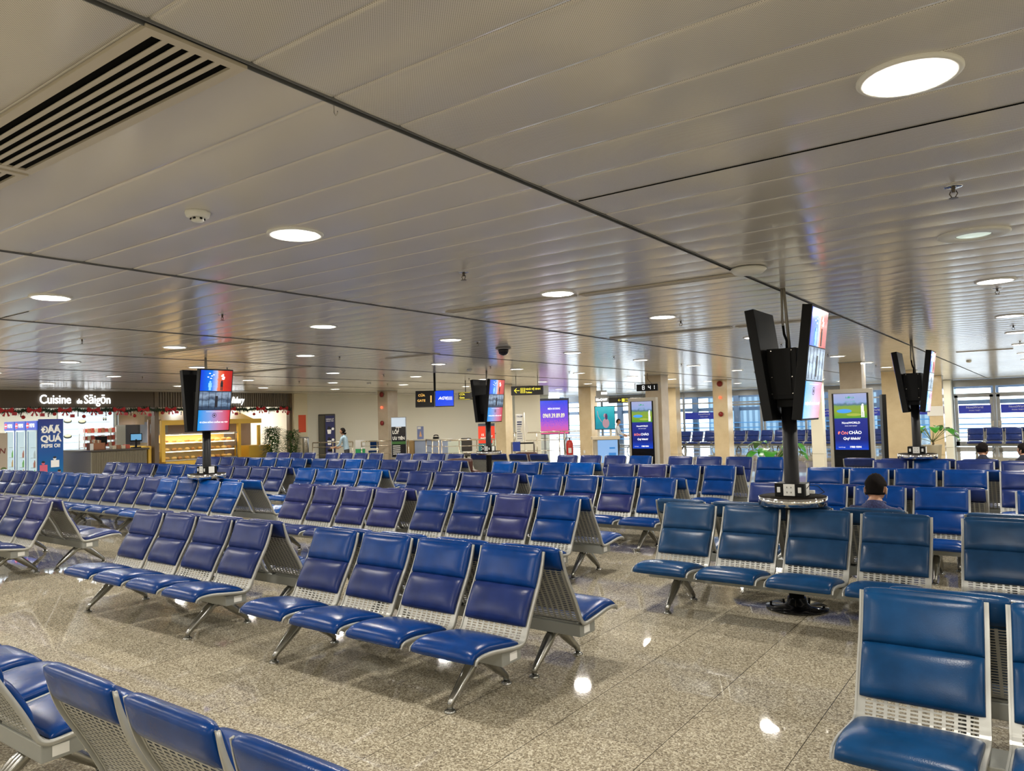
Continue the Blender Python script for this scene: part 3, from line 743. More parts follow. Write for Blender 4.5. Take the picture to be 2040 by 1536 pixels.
# fridges standing side by side, fronts toward the seats, picture panel on the last side
PB = mat('fridge_blue', (.01, .05, .30), .35); FRI = glow('fridge_light', (.66, .84, .90), .85)
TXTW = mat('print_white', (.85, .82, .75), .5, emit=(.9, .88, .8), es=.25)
def bottle_me(c):
    return mesh_of('bottle', lambda b_: [lathe(b_, [(.0, 0), (.03, 0), (.032, .01), (.032, .12), (.013, .17), (.013, .2), (.0, .2)], n=10)], c)
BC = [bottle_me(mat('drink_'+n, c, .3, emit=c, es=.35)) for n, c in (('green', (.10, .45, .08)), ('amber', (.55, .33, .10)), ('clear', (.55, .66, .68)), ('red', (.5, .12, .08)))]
for k in range(3):
    x1 = FX0-.75*k; x0 = x1-.73; lab = ['right one beside the blue poster', 'middle one', 'leftmost one'][k]
    t = thing('drinks_fridge', 'tall glass-door drinks fridge with blue header, '+lab+' of three', 'fridge', ((x0+x1)/2, 9.6, 0), 0, 'three drinks fridges')
    part('cabinet', lambda b_: [bx(b_, (-.34, 0, 1.03), (.05, .66, 2.06)), bx(b_, (.34, 0, 1.03), (.05, .66, 2.06)), bx(b_, (0, .31, 1.03), (.64, .04, 2.06)), bx(b_, (0, 0, .1), (.68, .66, .2)), bx(b_, (0, 0, 2.04), (.68, .66, .04))], PB, t)
    hd = part('header', lambda b_: bx(b_, (0, -.33, 1.94), (.7, .06, .26), bev=.01), glow('header_blue', (.05, .12, .70), .9), t)
    text('lettering', 'PEPSI', .15, INK, hd, (-.10, -.365, 1.89), FY, .002, bold=.003)
    part('logo', lambda b_: cyl(b_, (-.22, -.36, 1.94), (-.22, -.366, 1.94), .08, n=20), [mat('logo_red', (.7, .03, .05), .4, emit=(.8, .1, .12), es=.6)], hd)
    part('logo_wave', lambda b_: bx(b_, (-.22, -.368, 1.935), (.15, .003, .03), bev=.001), INK, hd)
    part('lining', lambda b_: [bx(b_, (0, .27, 1.0), (.62, .02, 1.58)), bx(b_, (-.305, -.02, 1.0), (.012, .56, 1.58)), bx(b_, (0, -.02, 1.79), (.6, .56, .012)), bx(b_, (0, -.02, .22), (.6, .56, .012))], FRI, t)
    part('door', lambda b_: [bx(b_, (sg*.30, -.335, 1.0), (.05, .03, 1.6)) for sg in (-1, 1)]+[bx(b_, (0, -.335, z), (.62, .03, .04)) for z in (.22, 1.79)], mat('door_frame_pale', (.5, .62, .66), .3, emit=(.5, .65, .7), es=.25), t)
    part('door_glass', lambda b_: quad(b_, [(-.29, -.33, .23), (.29, -.33, .23), (.29, -.33, 1.78), (-.29, -.33, 1.78)]), GLASS, t)
    for z in (.45, .72, 1.0, 1.3): part('shelf', lambda b_: bx(b_, (0, 0, z), (.6, .5, .012)), mat('shelf_wire', (.45, .55, .58), .4), t)
    for z in (.46, .73, 1.01):
        for q in range(4):
            o = bpy.data.objects.new('drink_bottle', BC[(q+k+int(z*10)) % 4]); C.objects.link(o); o.location = ((x0+x1)/2-.21+.14*q, 9.42, z)
            tag(o, 'small drink bottle on a lit shelf of the fridge, '+lab, 'bottle', 'bottles in the drinks fridge, '+lab)
t = thing('fridge_poster', 'blue poster with bold white lettering on the fridge side', 'poster', (FX0+.012, 9.605, 1.06))
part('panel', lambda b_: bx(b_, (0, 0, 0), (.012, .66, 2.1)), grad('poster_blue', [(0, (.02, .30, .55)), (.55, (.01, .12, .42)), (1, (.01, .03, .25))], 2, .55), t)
for s_, z, sz in (('ĐÃÃ', .66, .25), ('QUÁ', .41, .25), ('PEPSI ƠI!', .24, .135)): text('lettering', s_, sz, TXTW, t, (.01, 0, z), FX, .002, 'CENTER', sx=.98, bold=.010 if sz > .2 else .005)
def can(b_): lathe(b_, [(.0, -1.0), (.085, -1.0), (.09, -.98), (.09, -.62), (.07, -.59), (0, -.59)], (.012, .02, 0), 20)
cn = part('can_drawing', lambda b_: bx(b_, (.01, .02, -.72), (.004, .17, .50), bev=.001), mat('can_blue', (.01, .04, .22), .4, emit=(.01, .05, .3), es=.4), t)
part('logo', lambda b_: cyl(b_, (.010, .02, -.62), (.015, .02, -.62), .06, n=20), MATS['logo_red'], cn); part('logo_wave', lambda b_: bx(b_, (.016, .02, -.62), (.003, .11, .022), rz=0), INK, cn)
for k, (y, z, s1, cc_) in enumerate([(-.20, -.32, .10, (.55, .10, .15)), (.10, -.20, .11, (.75, .73, .7)), (-.22, -.60, .10, (.7, .65, .55)), (.22, -.58, .09, (.45, .22, .16))]):
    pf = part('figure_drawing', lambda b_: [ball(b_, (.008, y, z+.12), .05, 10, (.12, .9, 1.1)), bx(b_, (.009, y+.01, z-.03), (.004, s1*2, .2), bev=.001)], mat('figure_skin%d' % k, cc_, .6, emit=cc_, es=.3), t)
    part('hair_drawing', lambda b_: ball(b_, (.011, y, z+.15), .046, 10, (.12, 1, .7)), INKD, pf)
# left menu stand with red lettering cut by the frame
t = thing('menu_stand', 'beige menu board with dark red letters and food photo, cut by the left edge', 'sign', (-22.9, 7.85, 0))
part('board', lambda b_: bx(b_, (0, 0, 1.1), (.04, 1.1, 1.3)), mat('board_beige', (.45, .38, .30), .6), t); part('stand', lambda b_: bx(b_, (0, 0, .24), (.05, 1.0, .48)), GREY, t)
text('lettering', 'CHICKEN', .2, mat('dark_red', (.16, .03, .02), .5), t, (.022, .5, 1.2), FX, .002, 'RIGHT', bold=.004, shear=.15)
part('food_photo', lambda b_: [ball(b_, (.022, .10+.09*k, .72+.05*math.sin(k*2)), .075, 10, (.15, 1, .8), mi=k % 3) for k in range(5)], [mat('food_orange', (.55, .16, .05), .5), mat('food_green', (.10, .16, .04), .5), mat('food_cream', (.6, .5, .35), .5)], t)
# shop interior: ceiling lamps, menu light board, racks, steel kitchen, counter
KL = bpy.data.lights.new('kitchen_light', 'AREA'); KL.shape = 'RECTANGLE'; KL.size = .6; KL.size_y = .6; KL.energy = 90; KL.color = (1, .97, .92)
for k, y in enumerate((6.0, 8.4, 11.2, 14.4, 16.6)):
    t = thing('ceiling_panel_light', 'square light panel in the shop ceiling, %s' % ['before the menu stand', 'over the fridges', 'over the food counter', 'over the bakery', 'beside the bamboo'][k], 'ceiling light', (-25.1, y, H-.01), 0, 'shop ceiling lights')
    part('diffuser', lambda b_: bx(b_, (0, 0, 0), (.6, .6, .012)), glow('panel_glow', (1, .98, .94), 3), t)
    lo = bpy.data.objects.new('lamp', KL); C.objects.link(lo); lo.location = (0, 0, -.012); lo.parent = t
t = thing('menu_light_board', 'large glowing white menu board with bowl pictures behind the counter', 'menu board', (-26.2, 11.95, 1.62))
part('panel', lambda b_: bx(b_, (0, 0, 0), (.06, 1.75, 1.5)), glow('menu_glow', (.82, .95, 1.0), 1.15), t); part('frame', lambda b_: [bx(b_, (.02, 0, sg*.76), (.07, 1.82, .04)) for sg in (-1, 1)]+[bx(b_, (.02, sg*.89, 0), (.07, .04, 1.5)) for sg in (-1, 1)], GREY, t)
for k, (y, z) in enumerate([(-.60, .45), (-.60, -.05), (-.15, .42), (.55, .5), (.62, .5)]):
    o = part('dish_picture', lambda b_: ball(b_, (.035, y, z), .10 if k < 3 else .04, 14, (.08, 1.3 if k < 3 else .7, .7 if k < 3 else 1.4)), mat('dish_dark', (.05, .06, .05), .5), t)
    part('dish_filling', lambda b_: ball(b_, (.040, y, z+.02), .085 if k < 3 else .03, 14, (.08, 1.2 if k < 3 else .7, .5), ), mat('dish_cream', (.6, .55, .3), .5, emit=(.7, .65, .4), es=.4), o)
part('menu_line', lambda b_: [bx(b_, (.033, 0, .62-.22*k), (.002, 1.5, .008)) for k in range(6)], mat('menu_grey', (.3, .4, .42), .5), t)
t = thing('counter', 'wood-slat fronted food counter with grey end panel', 'counter', (-24.1, 11.57, 0))
WD = mat('slat_wood', (.19, .165, .11), .55); WD2 = mat('grey_wood', (.29, .27, .21), .55)
part('body', lambda b_: bx(b_, (0, 0, .55), (1.78, 1.68, 1.10)), WD, t)
part('front_slat', lambda b_: [bx(b_, (.895, -.82+.0492*k, .55), (.016, .034, 1.08)) for k in range(34)], WD, t)
part('end_panel', lambda b_: bx(b_, (0, -.85, .56), (1.8, .02, 1.12)), WD2, t)
part('worktop', lambda b_: bx(b_, (0, 0, 1.13), (1.9, 1.8, .05), bev=.006), mat('dark_worktop', (.06, .05, .04), .3), t)
def small(nm, lb, cat, loc, f, m_, grp=None, rz=0):
    o = part(nm, f, m_, loc=loc, rz=rz); return tag(o, lb, cat, grp)
t = thing('point_of_sale', 'cash register screen glowing blue on the counter end', 'cash register', (-23.6, 12.27, 1.157), -.2)
part('stand', lambda b_: [bx(b_, (0, 0, .015), (.24, .24, .03)), bx(b_, (0, 0, .14), (.05, .05, .26))], BLACK, t)
part('screen', lambda b_: bx(b_, (.0, 0, .33), (.04, .36, .26), bev=.004), BLACK, t); part('picture', lambda b_: bx(b_, (.022, 0, .34), (.003, .31, .19)), glow('pos_blue', (.15, .45, .75), .8), t)
t = thing('monitor', 'black slanted till monitor in the middle of the counter', 'monitor', (-23.7, 11.25, 1.157), -.5)
part('stand', lambda b_: [cyl(b_, (0, 0, 0), (0, 0, .02), .1, n=20), bx(b_, (0, 0, .12), (.04, .06, .22))], BLACK, t); part('screen', lambda b_: bx(b_, (0, 0, .28), (.05, .32, .24), bev=.006), BLACK, t)
CBR = mat('carton_brown', (.32, .13, .06), .6); CRD = mat('snack_red', (.45, .07, .04), .5); CWH = mat('snack_cream', (.6, .52, .38), .5)
t = thing('wooden_crate', 'reddish wooden crate of paper bags on the counter front', 'crate', (-23.45, 10.98, 1.157))
part('crate', lambda b_: [bx(b_, (0, 0, .01), (.3, .42, .02))]+[bx(b_, (sx_*.14, 0, .11), (.02, .42, .2)) for sx_ in (-1, 1)]+[bx(b_, (0, sx_*.2, .11), (.3, .02, .2)) for sx_ in (-1, 1)], CBR, t)
for k in range(5): small('paper_bag', 'paper bag standing in the counter crate', 'bag', (-23.5+.03*(k % 2), 10.85+.065*k, 1.18), lambda b_: bx(b_, (0, 0, .15), (.06, .05, .3-.02*k), bev=.008), CWH if k % 2 else CBR, 'paper bags in the counter crate')
for k in range(4): small('snack_box', 'flat snack box on the counter right of the monitor', 'box', (-23.5, 11.5+.14*k, 1.157), lambda b_: bx(b_, (0, 0, .05+.01*(k % 2)), (.2, .12, .1+.02*(k % 2)), bev=.004), [CWH, CBR, CWH, CRD][k], 'snack boxes on the counter')
small('tip_tray', 'small white card stand at the counter corner', 'sign', (-23.3, 10.78, 1.157), lambda b_: bx(b_, (0, 0, .1), (.01, .1, .2)), PAPER)
t = thing('snack_rack', 'white wire rack of red snack packets behind the counter', 'rack', (-25.3, 11.9, 0))
part('frame', lambda b_: [bx(b_, (sx_*.18, sy_*.5, .92), (.025, .025, 1.84)) for sx_ in (-1, 1) for sy_ in (-1, 1)], WHITE, t)
for z in (1.2, 1.42, 1.66): part('shelf', lambda b_: bx(b_, (0, 0, z), (.4, 1.02, .018)), WHITE, t)
for z in (1.2, 1.42, 1.66):
    for k in range(9): small('snack_packet', 'red snack packet on the rack behind the counter', 'snack', (-25.2, 11.46+.11*k, z+.009), lambda b_: bx(b_, (0, 0, .07), (.08, .09, .12+.02*((k*7) % 3)), bev=.006), [CRD, CBR, CRD, CWH][(k+int(z*10)) % 4], 'snack packets on the rack')
t = thing('kitchen_hood', 'stainless kitchen unit behind the counter on the right', 'kitchen unit', (-26.4, 13.35, 0))
part('cabinet', lambda b_: bx(b_, (.2, .0, .55), (.6, .9, 1.1)), STEEL, t); part('hood', lambda b_: bx(b_, (.2, 0, 2.1), (.5, .9, .4)), STEEL, t); part('door', lambda b_: bx(b_, (.52, 0, 1.55), (.02, .5, .7)), mat('dark_glass', (.03, .04, .05), .1), t)
small('leaning_poster', 'pale poster with round food pictures leaning on the peach wall', 'poster', (-26.5, 14.095, 1.62), lambda b_: bx(b_, (0, 0, 0), (1.2, .02, .75)), mat('poster_pale', (.55, .58, .72), .5))
small('yellow_partition', 'yellow half-height partition right of the counter', 'partition', (-23.9, 12.56, .6), lambda b_: bx(b_, (0, 0, 0), (1.2, .1, 1.2)), mat('bakery_yellow', (.75, .47, .06), .45))
# bakery: yellow stall with glass display case
YEL = MATS['bakery_yellow']
t = thing('bakery_stall', 'bright yellow bakery stall frame with tilted canopy', 'stall', (FX0-.5, 14.6, 0))
part('plinth', lambda b_: bx(b_, (.1, .55, .33), (.9, 4.3, .66)), YEL, t)
part('post', lambda b_: bx(b_, (.4, -1.62, 1.32), (.12, .12, 1.32)), YEL, t); part('post', lambda b_: bx(b_, (.4, 1.18, 1.32), (.12, .1, 1.32)), YEL, t); part('post', lambda b_: bx(b_, (.4, 2.0, 1.2), (.08, .1, 1.15)), YEL, t)
part('beam', lambda b_: bx(b_, (.4, .2, 1.93), (.14, 3.75, .16)), YEL, t)
def canopy(b_): quad(b_, [(.45, -1.65, 1.95), (.45, 1.9, 1.95), (-.5, 1.6, 2.35), (-.5, -1.3, 2.35)]); quad(b_, [(.45, -1.65, 1.92), (-.5, -1.3, 2.32), (-.5, 1.6, 2.32), (.45, 1.9, 1.92)])
part('canopy', canopy, YEL, t)
part('back_panel', lambda b_: bx(b_, (-.45, .3, 1.3), (.05, 3.9, 1.5)), mat('tile_mauve', (.36, .28, .24), .5), t)
part('side_counter', lambda b_: bx(b_, (.1, 1.95, .85), (.9, .9, .40)), YEL, t)
t = thing('display_case', 'lit glass pastry display case on the yellow bakery plinth', 'display case', (FX0-.45, 14.35, .67))
WG = glow('case_warm', (1, .72, .30), 1.1)
part('frame', lambda b_: [bx(b_, (sx_*.38, sy_, .44), (.03, .03, .88)) for sx_ in (-1, 1) for sy_ in (-1.32, 0.05, 1.32)]+[bx(b_, (0, 0, .02), (.8, 2.7, .04)), bx(b_, (0, 0, .87), (.8, 2.7, .03))], STEEL, t)
part('back_panel', lambda b_: bx(b_, (-.36, 0, .45), (.02, 2.6, .8)), mat('case_cream', (.7, .5, .22), .5), t)
for z in (.32, .60): part('shelf', lambda b_: bx(b_, (0, 0, z), (.7, 2.6, .015)), mat('case_shelf', (.7, .6, .4), .3), t)
for z in (.30, .58, .85): part('strip_light', lambda b_: bx(b_, (.34, 0, z), (.03, 2.5, .022)), glow('strip_glow', (1, .85, .55), 6), t)
part('glass', lambda b_: quad(b_, [(.4, -1.33, .04), (.4, 1.33, .04), (.4, 1.33, .86), (.4, -1.33, .86)]), GLASS, t)
CL = bpy.data.lights.new('case_light', 'AREA'); CL.shape = 'RECTANGLE'; CL.size = .4; CL.size_y = 2.4; CL.energy = 28; CL.color = (1, .78, .42)
lo = bpy.data.objects.new('lamp', CL); C.objects.link(lo); lo.location = (.1, 0, .84); lo.parent = t
BR = [mat('crust%d' % k, c, .5) for k, c in enumerate([(.62, .33, .08), (.72, .45, .14), (.45, .20, .05)])]
def bun(b_): ball(b_, (0, 0, .045), .085, 12, (.85, 1.25, .62))
def loaf(b_): tube(b_, [(-.1, 0, .03), (-.05, .01, .04), (.05, .01, .04), (.1, 0, .03)], [.012, .035, .035, .012], 10)
BM = [[mesh_of('bread', f, m_) for m_ in BR] for f in (bun, loaf)]
for zi, z in enumerate((.71, 1.0, 1.28)):
    for k in range(11):
        o = bpy.data.objects.new('bread', BM[(zi == 2 and k < 5) or 0][(k+zi) % 3]); C.objects.link(o); o.location = (FX0-.25+.05*(k % 2), 13.2+.228*k, z); o.rotation_euler = (0, 0, .3*k)
        tag(o, 'golden bread on the %s shelf of the lit pastry case' % ['bottom', 'middle', 'top'][zi], 'bread', 'breads on the %s shelf' % ['bottom', 'middle', 'top'][zi])
small('menu_sheet', 'grey-blue menu sheet behind the pastry case', 'poster', (FX0-.88, 13.3, 1.75), lambda b_: bx(b_, (0, 0, 0), (.02, .6, .3)), mat('sheet_grey', (.35, .38, .42), .5))
# christmas garland with bows and hangings
GR = mat('garland_green', (.012, .035, .014), .7); BOW = mat('bow_red', (.42, .012, .018), .45); BAL = mat('bauble_red', (.35, .012, .012), .2)
def garland(b_, ya, yb, n):
    pts = []
    for k in range(n+1):
        y = ya+(yb-ya)*k/n; pts.append(Vector((.03*math.sin(k*1.3), y, 2.38-.045*abs(math.sin((y-ya)*pi/1.05))+.02*math.sin(k*2.1))))
    tube(b_, pts, .03, 6)
    for k in range(n*42):
        q = random.random()*n; i = int(q); p = pts[i].lerp(pts[min(i+1, n)], q-i); a = random.random()*2*pi; l_ = .07+.08*random.random(); d = Vector((random.uniform(-.6, .6), cos(a), sin(a))).normalized(); sd = d.orthogonal().normalized()*.013
        f = b_.faces.new([b_.verts.new(v_) for v_ in (p+sd, p+d*l_, p-sd)])
t = tag(part('garland', lambda b_: garland(b_, 5.0, 17.9, 90), GR, loc=(FX0+.09, 0, 0)), 'long dark green fir garland swagged under the shop fascias', 'garland')
def bow(b_):
    for sg in (-1, 1):
        b_v = [b_.verts.new(v_) for v_ in ((.02, 0, 0), (.05, sg*.16, .085), (.02, sg*.19, .0), (.05, sg*.15, -.07))]; b_.faces.new(b_v)
        b_v = [b_.verts.new(v_) for v_ in ((-.01, 0, 0), (-.01, sg*.16, .085), (-.01, sg*.19, .0), (-.01, sg*.15, -.07))]; b_.faces.new(b_v)
        b_.faces.new([b_.verts.new(v_) for v_ in ((.02, 0, 0), (.03, sg*.04, -.17), (.03, sg*.10, -.15))])
    ball(b_, (.02, 0, 0), .035, 8)
def bauble(b_): ball(b_, (0, 0, -.09), .052, 12); tube(b_, [(0, 0, .09), (0, 0, -.04)], .003, 4)
def gift(b_): bx(b_, (0, 0, -.09), (.05, .11, .09), rz=.1); tube(b_, [(0, 0, .09), (0, 0, -.05)], .003, 4)
def charm(b_):
    tube(b_, [(0, 0, 0), (0, 0, -.16)], .003, 4); [ball(b_, (0, 0, z), .017, 8, (1, 1, 1.3)) for z in (-.06, -.10, -.14)]
OM = {'bow': mesh_of('bow', bow, BOW), 'bauble': mesh_of('bauble', bauble, BAL), 'gift': mesh_of('gift', gift, BOW), 'charm': mesh_of('charm', charm, mat('charm_dark', (.09, .03, .03), .4))}
places = [(8.3, 'above the menu stand'), (9.0, 'above the fridges'), (9.8, 'above the blue poster'), (10.6, 'above the menu board left end'), (11.35, 'above the till monitor'), (12.1, 'above the cash register'), (13.0, 'at the brown post'), (14.0, 'above the pastry case'), (15.2, 'under the script sign'), (16.4, 'above the side counter'), (17.4, 'above the bamboo'), (17.85, 'at the right post')]
for k, (y, pl) in enumerate(places):
    for q, (kind, dy, dz) in enumerate([('bow', .12, .0), ('bauble', -.15, -.02-.08*(k % 2)), ('gift', .33, -.04*(k % 3)), ('charm', .50, -.03)]):
        if y+dy > 17.95 or (kind == 'bow' and k in (7,)): continue
        o = bpy.data.objects.new({'bow': 'ribbon_bow', 'bauble': 'bauble', 'gift': 'gift_ornament', 'charm': 'hanging_charm'}[kind], OM[kind]); C.objects.link(o); o.location = (FX0+.14, y+dy, 2.36+dz)
        if kind == 'charm': o.location.x += -.03
        tag(o, {'bow': 'red ribbon bow', 'bauble': 'red round bauble', 'gift': 'small red gift box ornament', 'charm': 'thin dark beaded charm'}[kind]+' on the garland '+pl, 'ornament', 'garland ornaments')

# ================================================================ gate area
def leafy(b_, n, h, spread, lw, seed):
    rnd = random.Random(seed)
    for k in range(n):
        z = h*(.15+.85*rnd.random()**.8); a = rnd.random()*2*pi; r = spread*(.3+.7*rnd.random())*(1-.45*abs(z/h-.5)); p = Vector((r*cos(a), r*sin(a), z))
        d = Vector((cos(a), sin(a), rnd.uniform(-.7, .5))).normalized(); sd = d.cross(Vector((0, 0, 1))).normalized()*lw; l_ = .09+.08*rnd.random()
        b_.faces.new([b_.verts.new(v_) for v_ in (p, p+d*l_*.5+sd, p+d*l_, p+d*l_*.5-sd)])
LEAF = mat('bamboo_leaf', (.022, .075, .010), .5); STEM = mat('bamboo_stem', (.14, .17, .05), .5)
for k, (x, y, h_) in enumerate([(-22.3, 16.45, 1.62), (-22.45, 17.4, 1.5)]):
    t = thing('potted_bamboo', ['bushy potted bamboo, left one beside the bakery counter', 'thinner potted bamboo, right one before the brown post'][k], 'potted plant', (x, y, 0), 0, 'potted bamboos')
    part('pot', lambda b_: lathe(b_, [(.0, 0), (.17, 0), (.22, .4), (.23, .42), (.2, .42), (.19, .38), (0, .38)], n=24), mat('pot_dark', (.05, .04, .035), .5), t)
    part('stem', lambda b_: [tube(b_, [(.1*cos(q*1.1), .1*sin(q*1.1), .38), (.18*cos(q*1.1), .18*sin(q*1.1), h_*.6), (.26*cos(q*1.1), .26*sin(q*1.1), h_*(.85+.03*(q % 4)))], .008, 5) for q in range(9)], STEM, t)
    part('foliage', lambda b_: leafy(b_, 3600-1400*k, h_+.05, .40-.06*k, .016, k), LEAF, t)
small('red_notice', 'plain orange-red notice on the cream pier', 'poster', (XL+.36, 18.35, 1.78), lambda b_: bx(b_, (0, 0, 0), (.012, .34, .66)), mat('notice_red', (.72, .09, .03), .6))
t = thing('trash_bin', 'cylindrical stainless bin at the foot of the cream pier', 'bin', (-22.9, 18.32, 0))
part('body', lambda b_: lathe(b_, [(.17, 0), (.17, 1.2), (.165, 1.25)], n=28), STEEL, t); part('lid', lambda b_: lathe(b_, [(.165, 1.22), (.172, 1.27), (0, 1.28)], n=28), GREY, t)
small('notice_box', 'beige donation box beside the stainless bin', 'box', (-22.85, 17.95, 0), lambda b_: bx(b_, (0, 0, .62), (.3, .26, 1.24)), mat('box_beige', (.5, .44, .32), .6))
def rollup(x, y, lb, m_, draw):
    t = thing('standing_sign', lb, 'sign', (x, y, 0), .62, None)
    part('frame', lambda b_: [bx(b_, (0, 0, 1.25), (.40, .04, 1.75), bev=.03), bx(b_, (0, 0, .02), (.46, .3, .04)), bx(b_, (0, 0, .2), (.06, .03, .4))], mat('frame_charcoal', (.06, .06, .06), .4), t)
    p_ = part('panel', lambda b_: bx(b_, (0, -.022, 1.25), (.34, .006, 1.62)), m_, t)
    if draw:
        text('lettering', 'HÀNH LÝ', .07, TXTW, p_, (0, -.028, 1.9), FY, .001, 'CENTER', bold=.001); text('lettering', 'XÁCH TAY', .06, TXTW, p_, (0, -.028, 1.83), FY, .001, 'CENTER', bold=.001)
        for z in (1.42, 1.0):
            part('basket_drawing', lambda b_: b_.faces.new([b_.verts.new(v_) for v_ in ((-.11, -.027, z+.1), (.05, -.027, z+.1), (.03, -.027, z-.06), (-.09, -.027, z-.06))]), TXTW, p_)
            part('dial_drawing', lambda b_: cyl(b_, (.11, -.026, z+.13), (.11, -.029, z+.13), .05, n=20), TXTW, p_)
            part('bag_drawing', lambda b_: b_.faces.new([b_.verts.new(v_) for v_ in ((-.11, -.0275, z+.11), (.05, -.0275, z+.11), (.02, -.0275, z+.2), (-.06, -.0275, z+.24))]), INKD, p_)
rollup(-22.45, 19.2, 'navy standing sign with white basket drawings before the gate wall', mat('panel_navy', (.03, .035, .16), .5), True)
rollup(-22.95, 19.3, 'plain olive back of a standing sign half hidden behind the navy one', mat('panel_olive', (.13, .125, .09), .5), False)
RAIL = mat('rail_steel', (.62, .56, .45), .22, .9)
def railing(x0, y0, x1, y1, lb, zs=(.55, .8, 1.05), npost=3, zt=1.07):
    t = thing('steel_railing', lb, 'railing', (x0, y0, 0)); dx, dy = x1-x0, y1-y0
    part('handrail', lambda b_: tube(b_, [(0, 0, zt), (dx, dy, zt)], .024, 8), RAIL, t)
    for z in zs: part('rail', lambda b_: tube(b_, [(0, 0, z), (dx, dy, z)], .013, 6), RAIL, t)
    for k in range(npost):
        q = k/(npost-1); part('post', lambda b_: cyl(b_, (dx*q, dy*q, 0), (dx*q, dy*q, zt), .022, n=10), RAIL, t)
railing(-21.9, 17.9, -20.7, 18.75, 'steel queue railing left of the woman in light blue', (.3, .62, .9), 3)
railing(-20.4, 18.9, -19.0, 19.9, 'steel queue railing between the woman and the speckled column', (.3, .62, .9), 4)
railing(-18.5, 20.3, -17.1, 19.4, 'steel railing in front of the check-in desk', (.35, .62, .86), 3)
railing(-17.02, 19.46, -15.6, 20.6, 'steel railing right of the check-in desk', (.35, .62, .86), 4)
railing(-17.5, 23.0, -15.2, 24.2, 'taller steel railing behind the desk', (.5, .9), 4, 1.2)
small('green_notice_board', 'white and green notice stand behind the woman', 'sign', (-20.9, 19.3, 0), lambda b_: [bx(b_, (0, 0, .95), (.36, .03, .32), mi=0), bx(b_, (0, 0, .53), (.36, .03, .5), mi=1), bx(b_, (0, 0, .14), (.05, .03, .28), mi=0)], [PAPER, mat('notice_green', (.02, .32, .10), .5)], rz=.6)
for k, (x, y) in enumerate([(-21.5, 20.6), (-20.7, 21.2), (-20.2, 21.7)]):
    t = thing('counter_stool', 'blue-seated stool by the gate wall, %s' % ['left', 'middle', 'right'][k], 'stool', (x, y, 0), .62, 'blue stools at the gate wall')
    part('seat', lambda b_: bx(b_, (0, 0, .62), (.42, .4, .08), bev=.02), VINYL['royal'], t); part('backrest', lambda b_: bx(b_, (0, .19, .88), (.42, .05, .28), bev=.02), VINYL['royal'], t)
    for sx_ in (-1, 1):
        for sy_ in (-1, 1): part('leg', lambda b_: cyl(b_, (sx_*.18, sy_*.16, 0), (sx_*.18, sy_*.16, .6), .014, n=8), RAIL, t)
t = thing('priority_lane_sign', 'black standing sign reading LOI UU TIEN beside the speckled column', 'sign', (-18.75, 19.15, 0), .62)
part('frame', lambda b_: [bx(b_, (0, 0, 1.2), (.54, .06, 1.45)), bx(b_, (0, 0, .02), (.56, .35, .04)), bx(b_, (0, 0, .25), (.3, .03, .5))], GREY, t)
p_ = part('panel', lambda b_: bx(b_, (0, -.034, 1.2), (.50, .006, 1.40)), mat('panel_black', (.015, .015, .018), .1), t)
part('sky_picture', lambda b_: bx(b_, (0, -.040, 1.74), (.50, .004, .32)), mat('sky_pic', (.5, .6, .72), .3, emit=(.6, .72, .9), es=.35), p_); part('arrow', lambda b_: [bx(b_, (.0, -.041, 1.56), (.2, .003, .02)), bx(b_, (.0, -.041, 1.47), (.014, .003, .14))], TXTW, p_)
text('lettering', 'LỐI', .17, TXTW, p_, (-.22, -.04, 1.33), FY, .001, bold=.002, sx=.8); text('lettering', 'ƯU TIÊN', .15, TXTW, p_, (-.22, -.04, 1.12), FY, .001, bold=.002, sx=.75)
part('green_band', lambda b_: bx(b_, (0, -.040, 1.01), (.5, .003, .1)), mat('band_green', (.03, .12, .02), .5), p_); part('small_lines', lambda b_: [bx(b_, (-.08, -.041, .9-.07*k), (.26, .002, .02)) for k in range(5)], TXTW, p_)
t = thing('checkin_desk', 'pale blue-grey check-in desk with curved front behind railings', 'desk', (-18.7, 20.9, 0), .5)
part('body', lambda b_: bx(b_, (0, 0, .52), (1.25, .6, 1.04)), mat('desk_blue', (.30, .36, .50), .5), t); part('worktop', lambda b_: bx(b_, (0, 0, 1.06), (1.35, .7, .04), bev=.01), mat('desk_top', (.6, .56, .46), .35), t)
part('side_panel', lambda b_: lathe(b_, [(.33, 0), (.33, 1.0), (.36, 1.04), (0, 1.04)], (-.85, 0, 0), 24), mat('tan_wood', (.42, .28, .13), .5), t)
t = thing('leaflet_stand', 'small leaflet stand on the check-in desk', 'leaflet stand', (-19.05, 20.6, 1.08), .55)
part('card', lambda b_: bx(b_, (0, 0, .24), (.24, .02, .48), rz=0), mat('card_blue', (.18, .22, .42), .4), t); part('picture', lambda b_: b_.faces.new([b_.verts.new(v_) for v_ in ((-.05, -.012, .1), (.06, -.012, .1), (0, -.012, .32))]), mat('card_orange', (.7, .4, .2), .5), t); part('print', lambda b_: bx(b_, (-.04, -.012, .42), (.12, .003, .08)), PAPER, t)
t = thing('desk_phone', 'dark telephone on the check-in desk', 'telephone', (-18.5, 20.85, 1.08), .5)
part('base', lambda b_: bx(b_, (0, 0, .04), (.2, .2, .08), bev=.02), BLACK, t); part('handset', lambda b_: tube(b_, [(-.09, 0, .1), (-.05, 0, .14), (.05, 0, .14), (.09, 0, .1)], .02, 8), BLACK, t)
for k, (x, y) in enumerate([(-17.35, 20.6), (-16.1, 21.6)]):
    small('white_panel', 'pale green-white panel behind the railings, %s' % ['beside the desk', 'left of the red banner'][k], 'panel', (x, y, 0), lambda b_: bx(b_, (0, 0, .52), (.55, .04, .95)), mat('panel_mint', (.55, .6, .5), .5), 'pale panels', rz=.5)
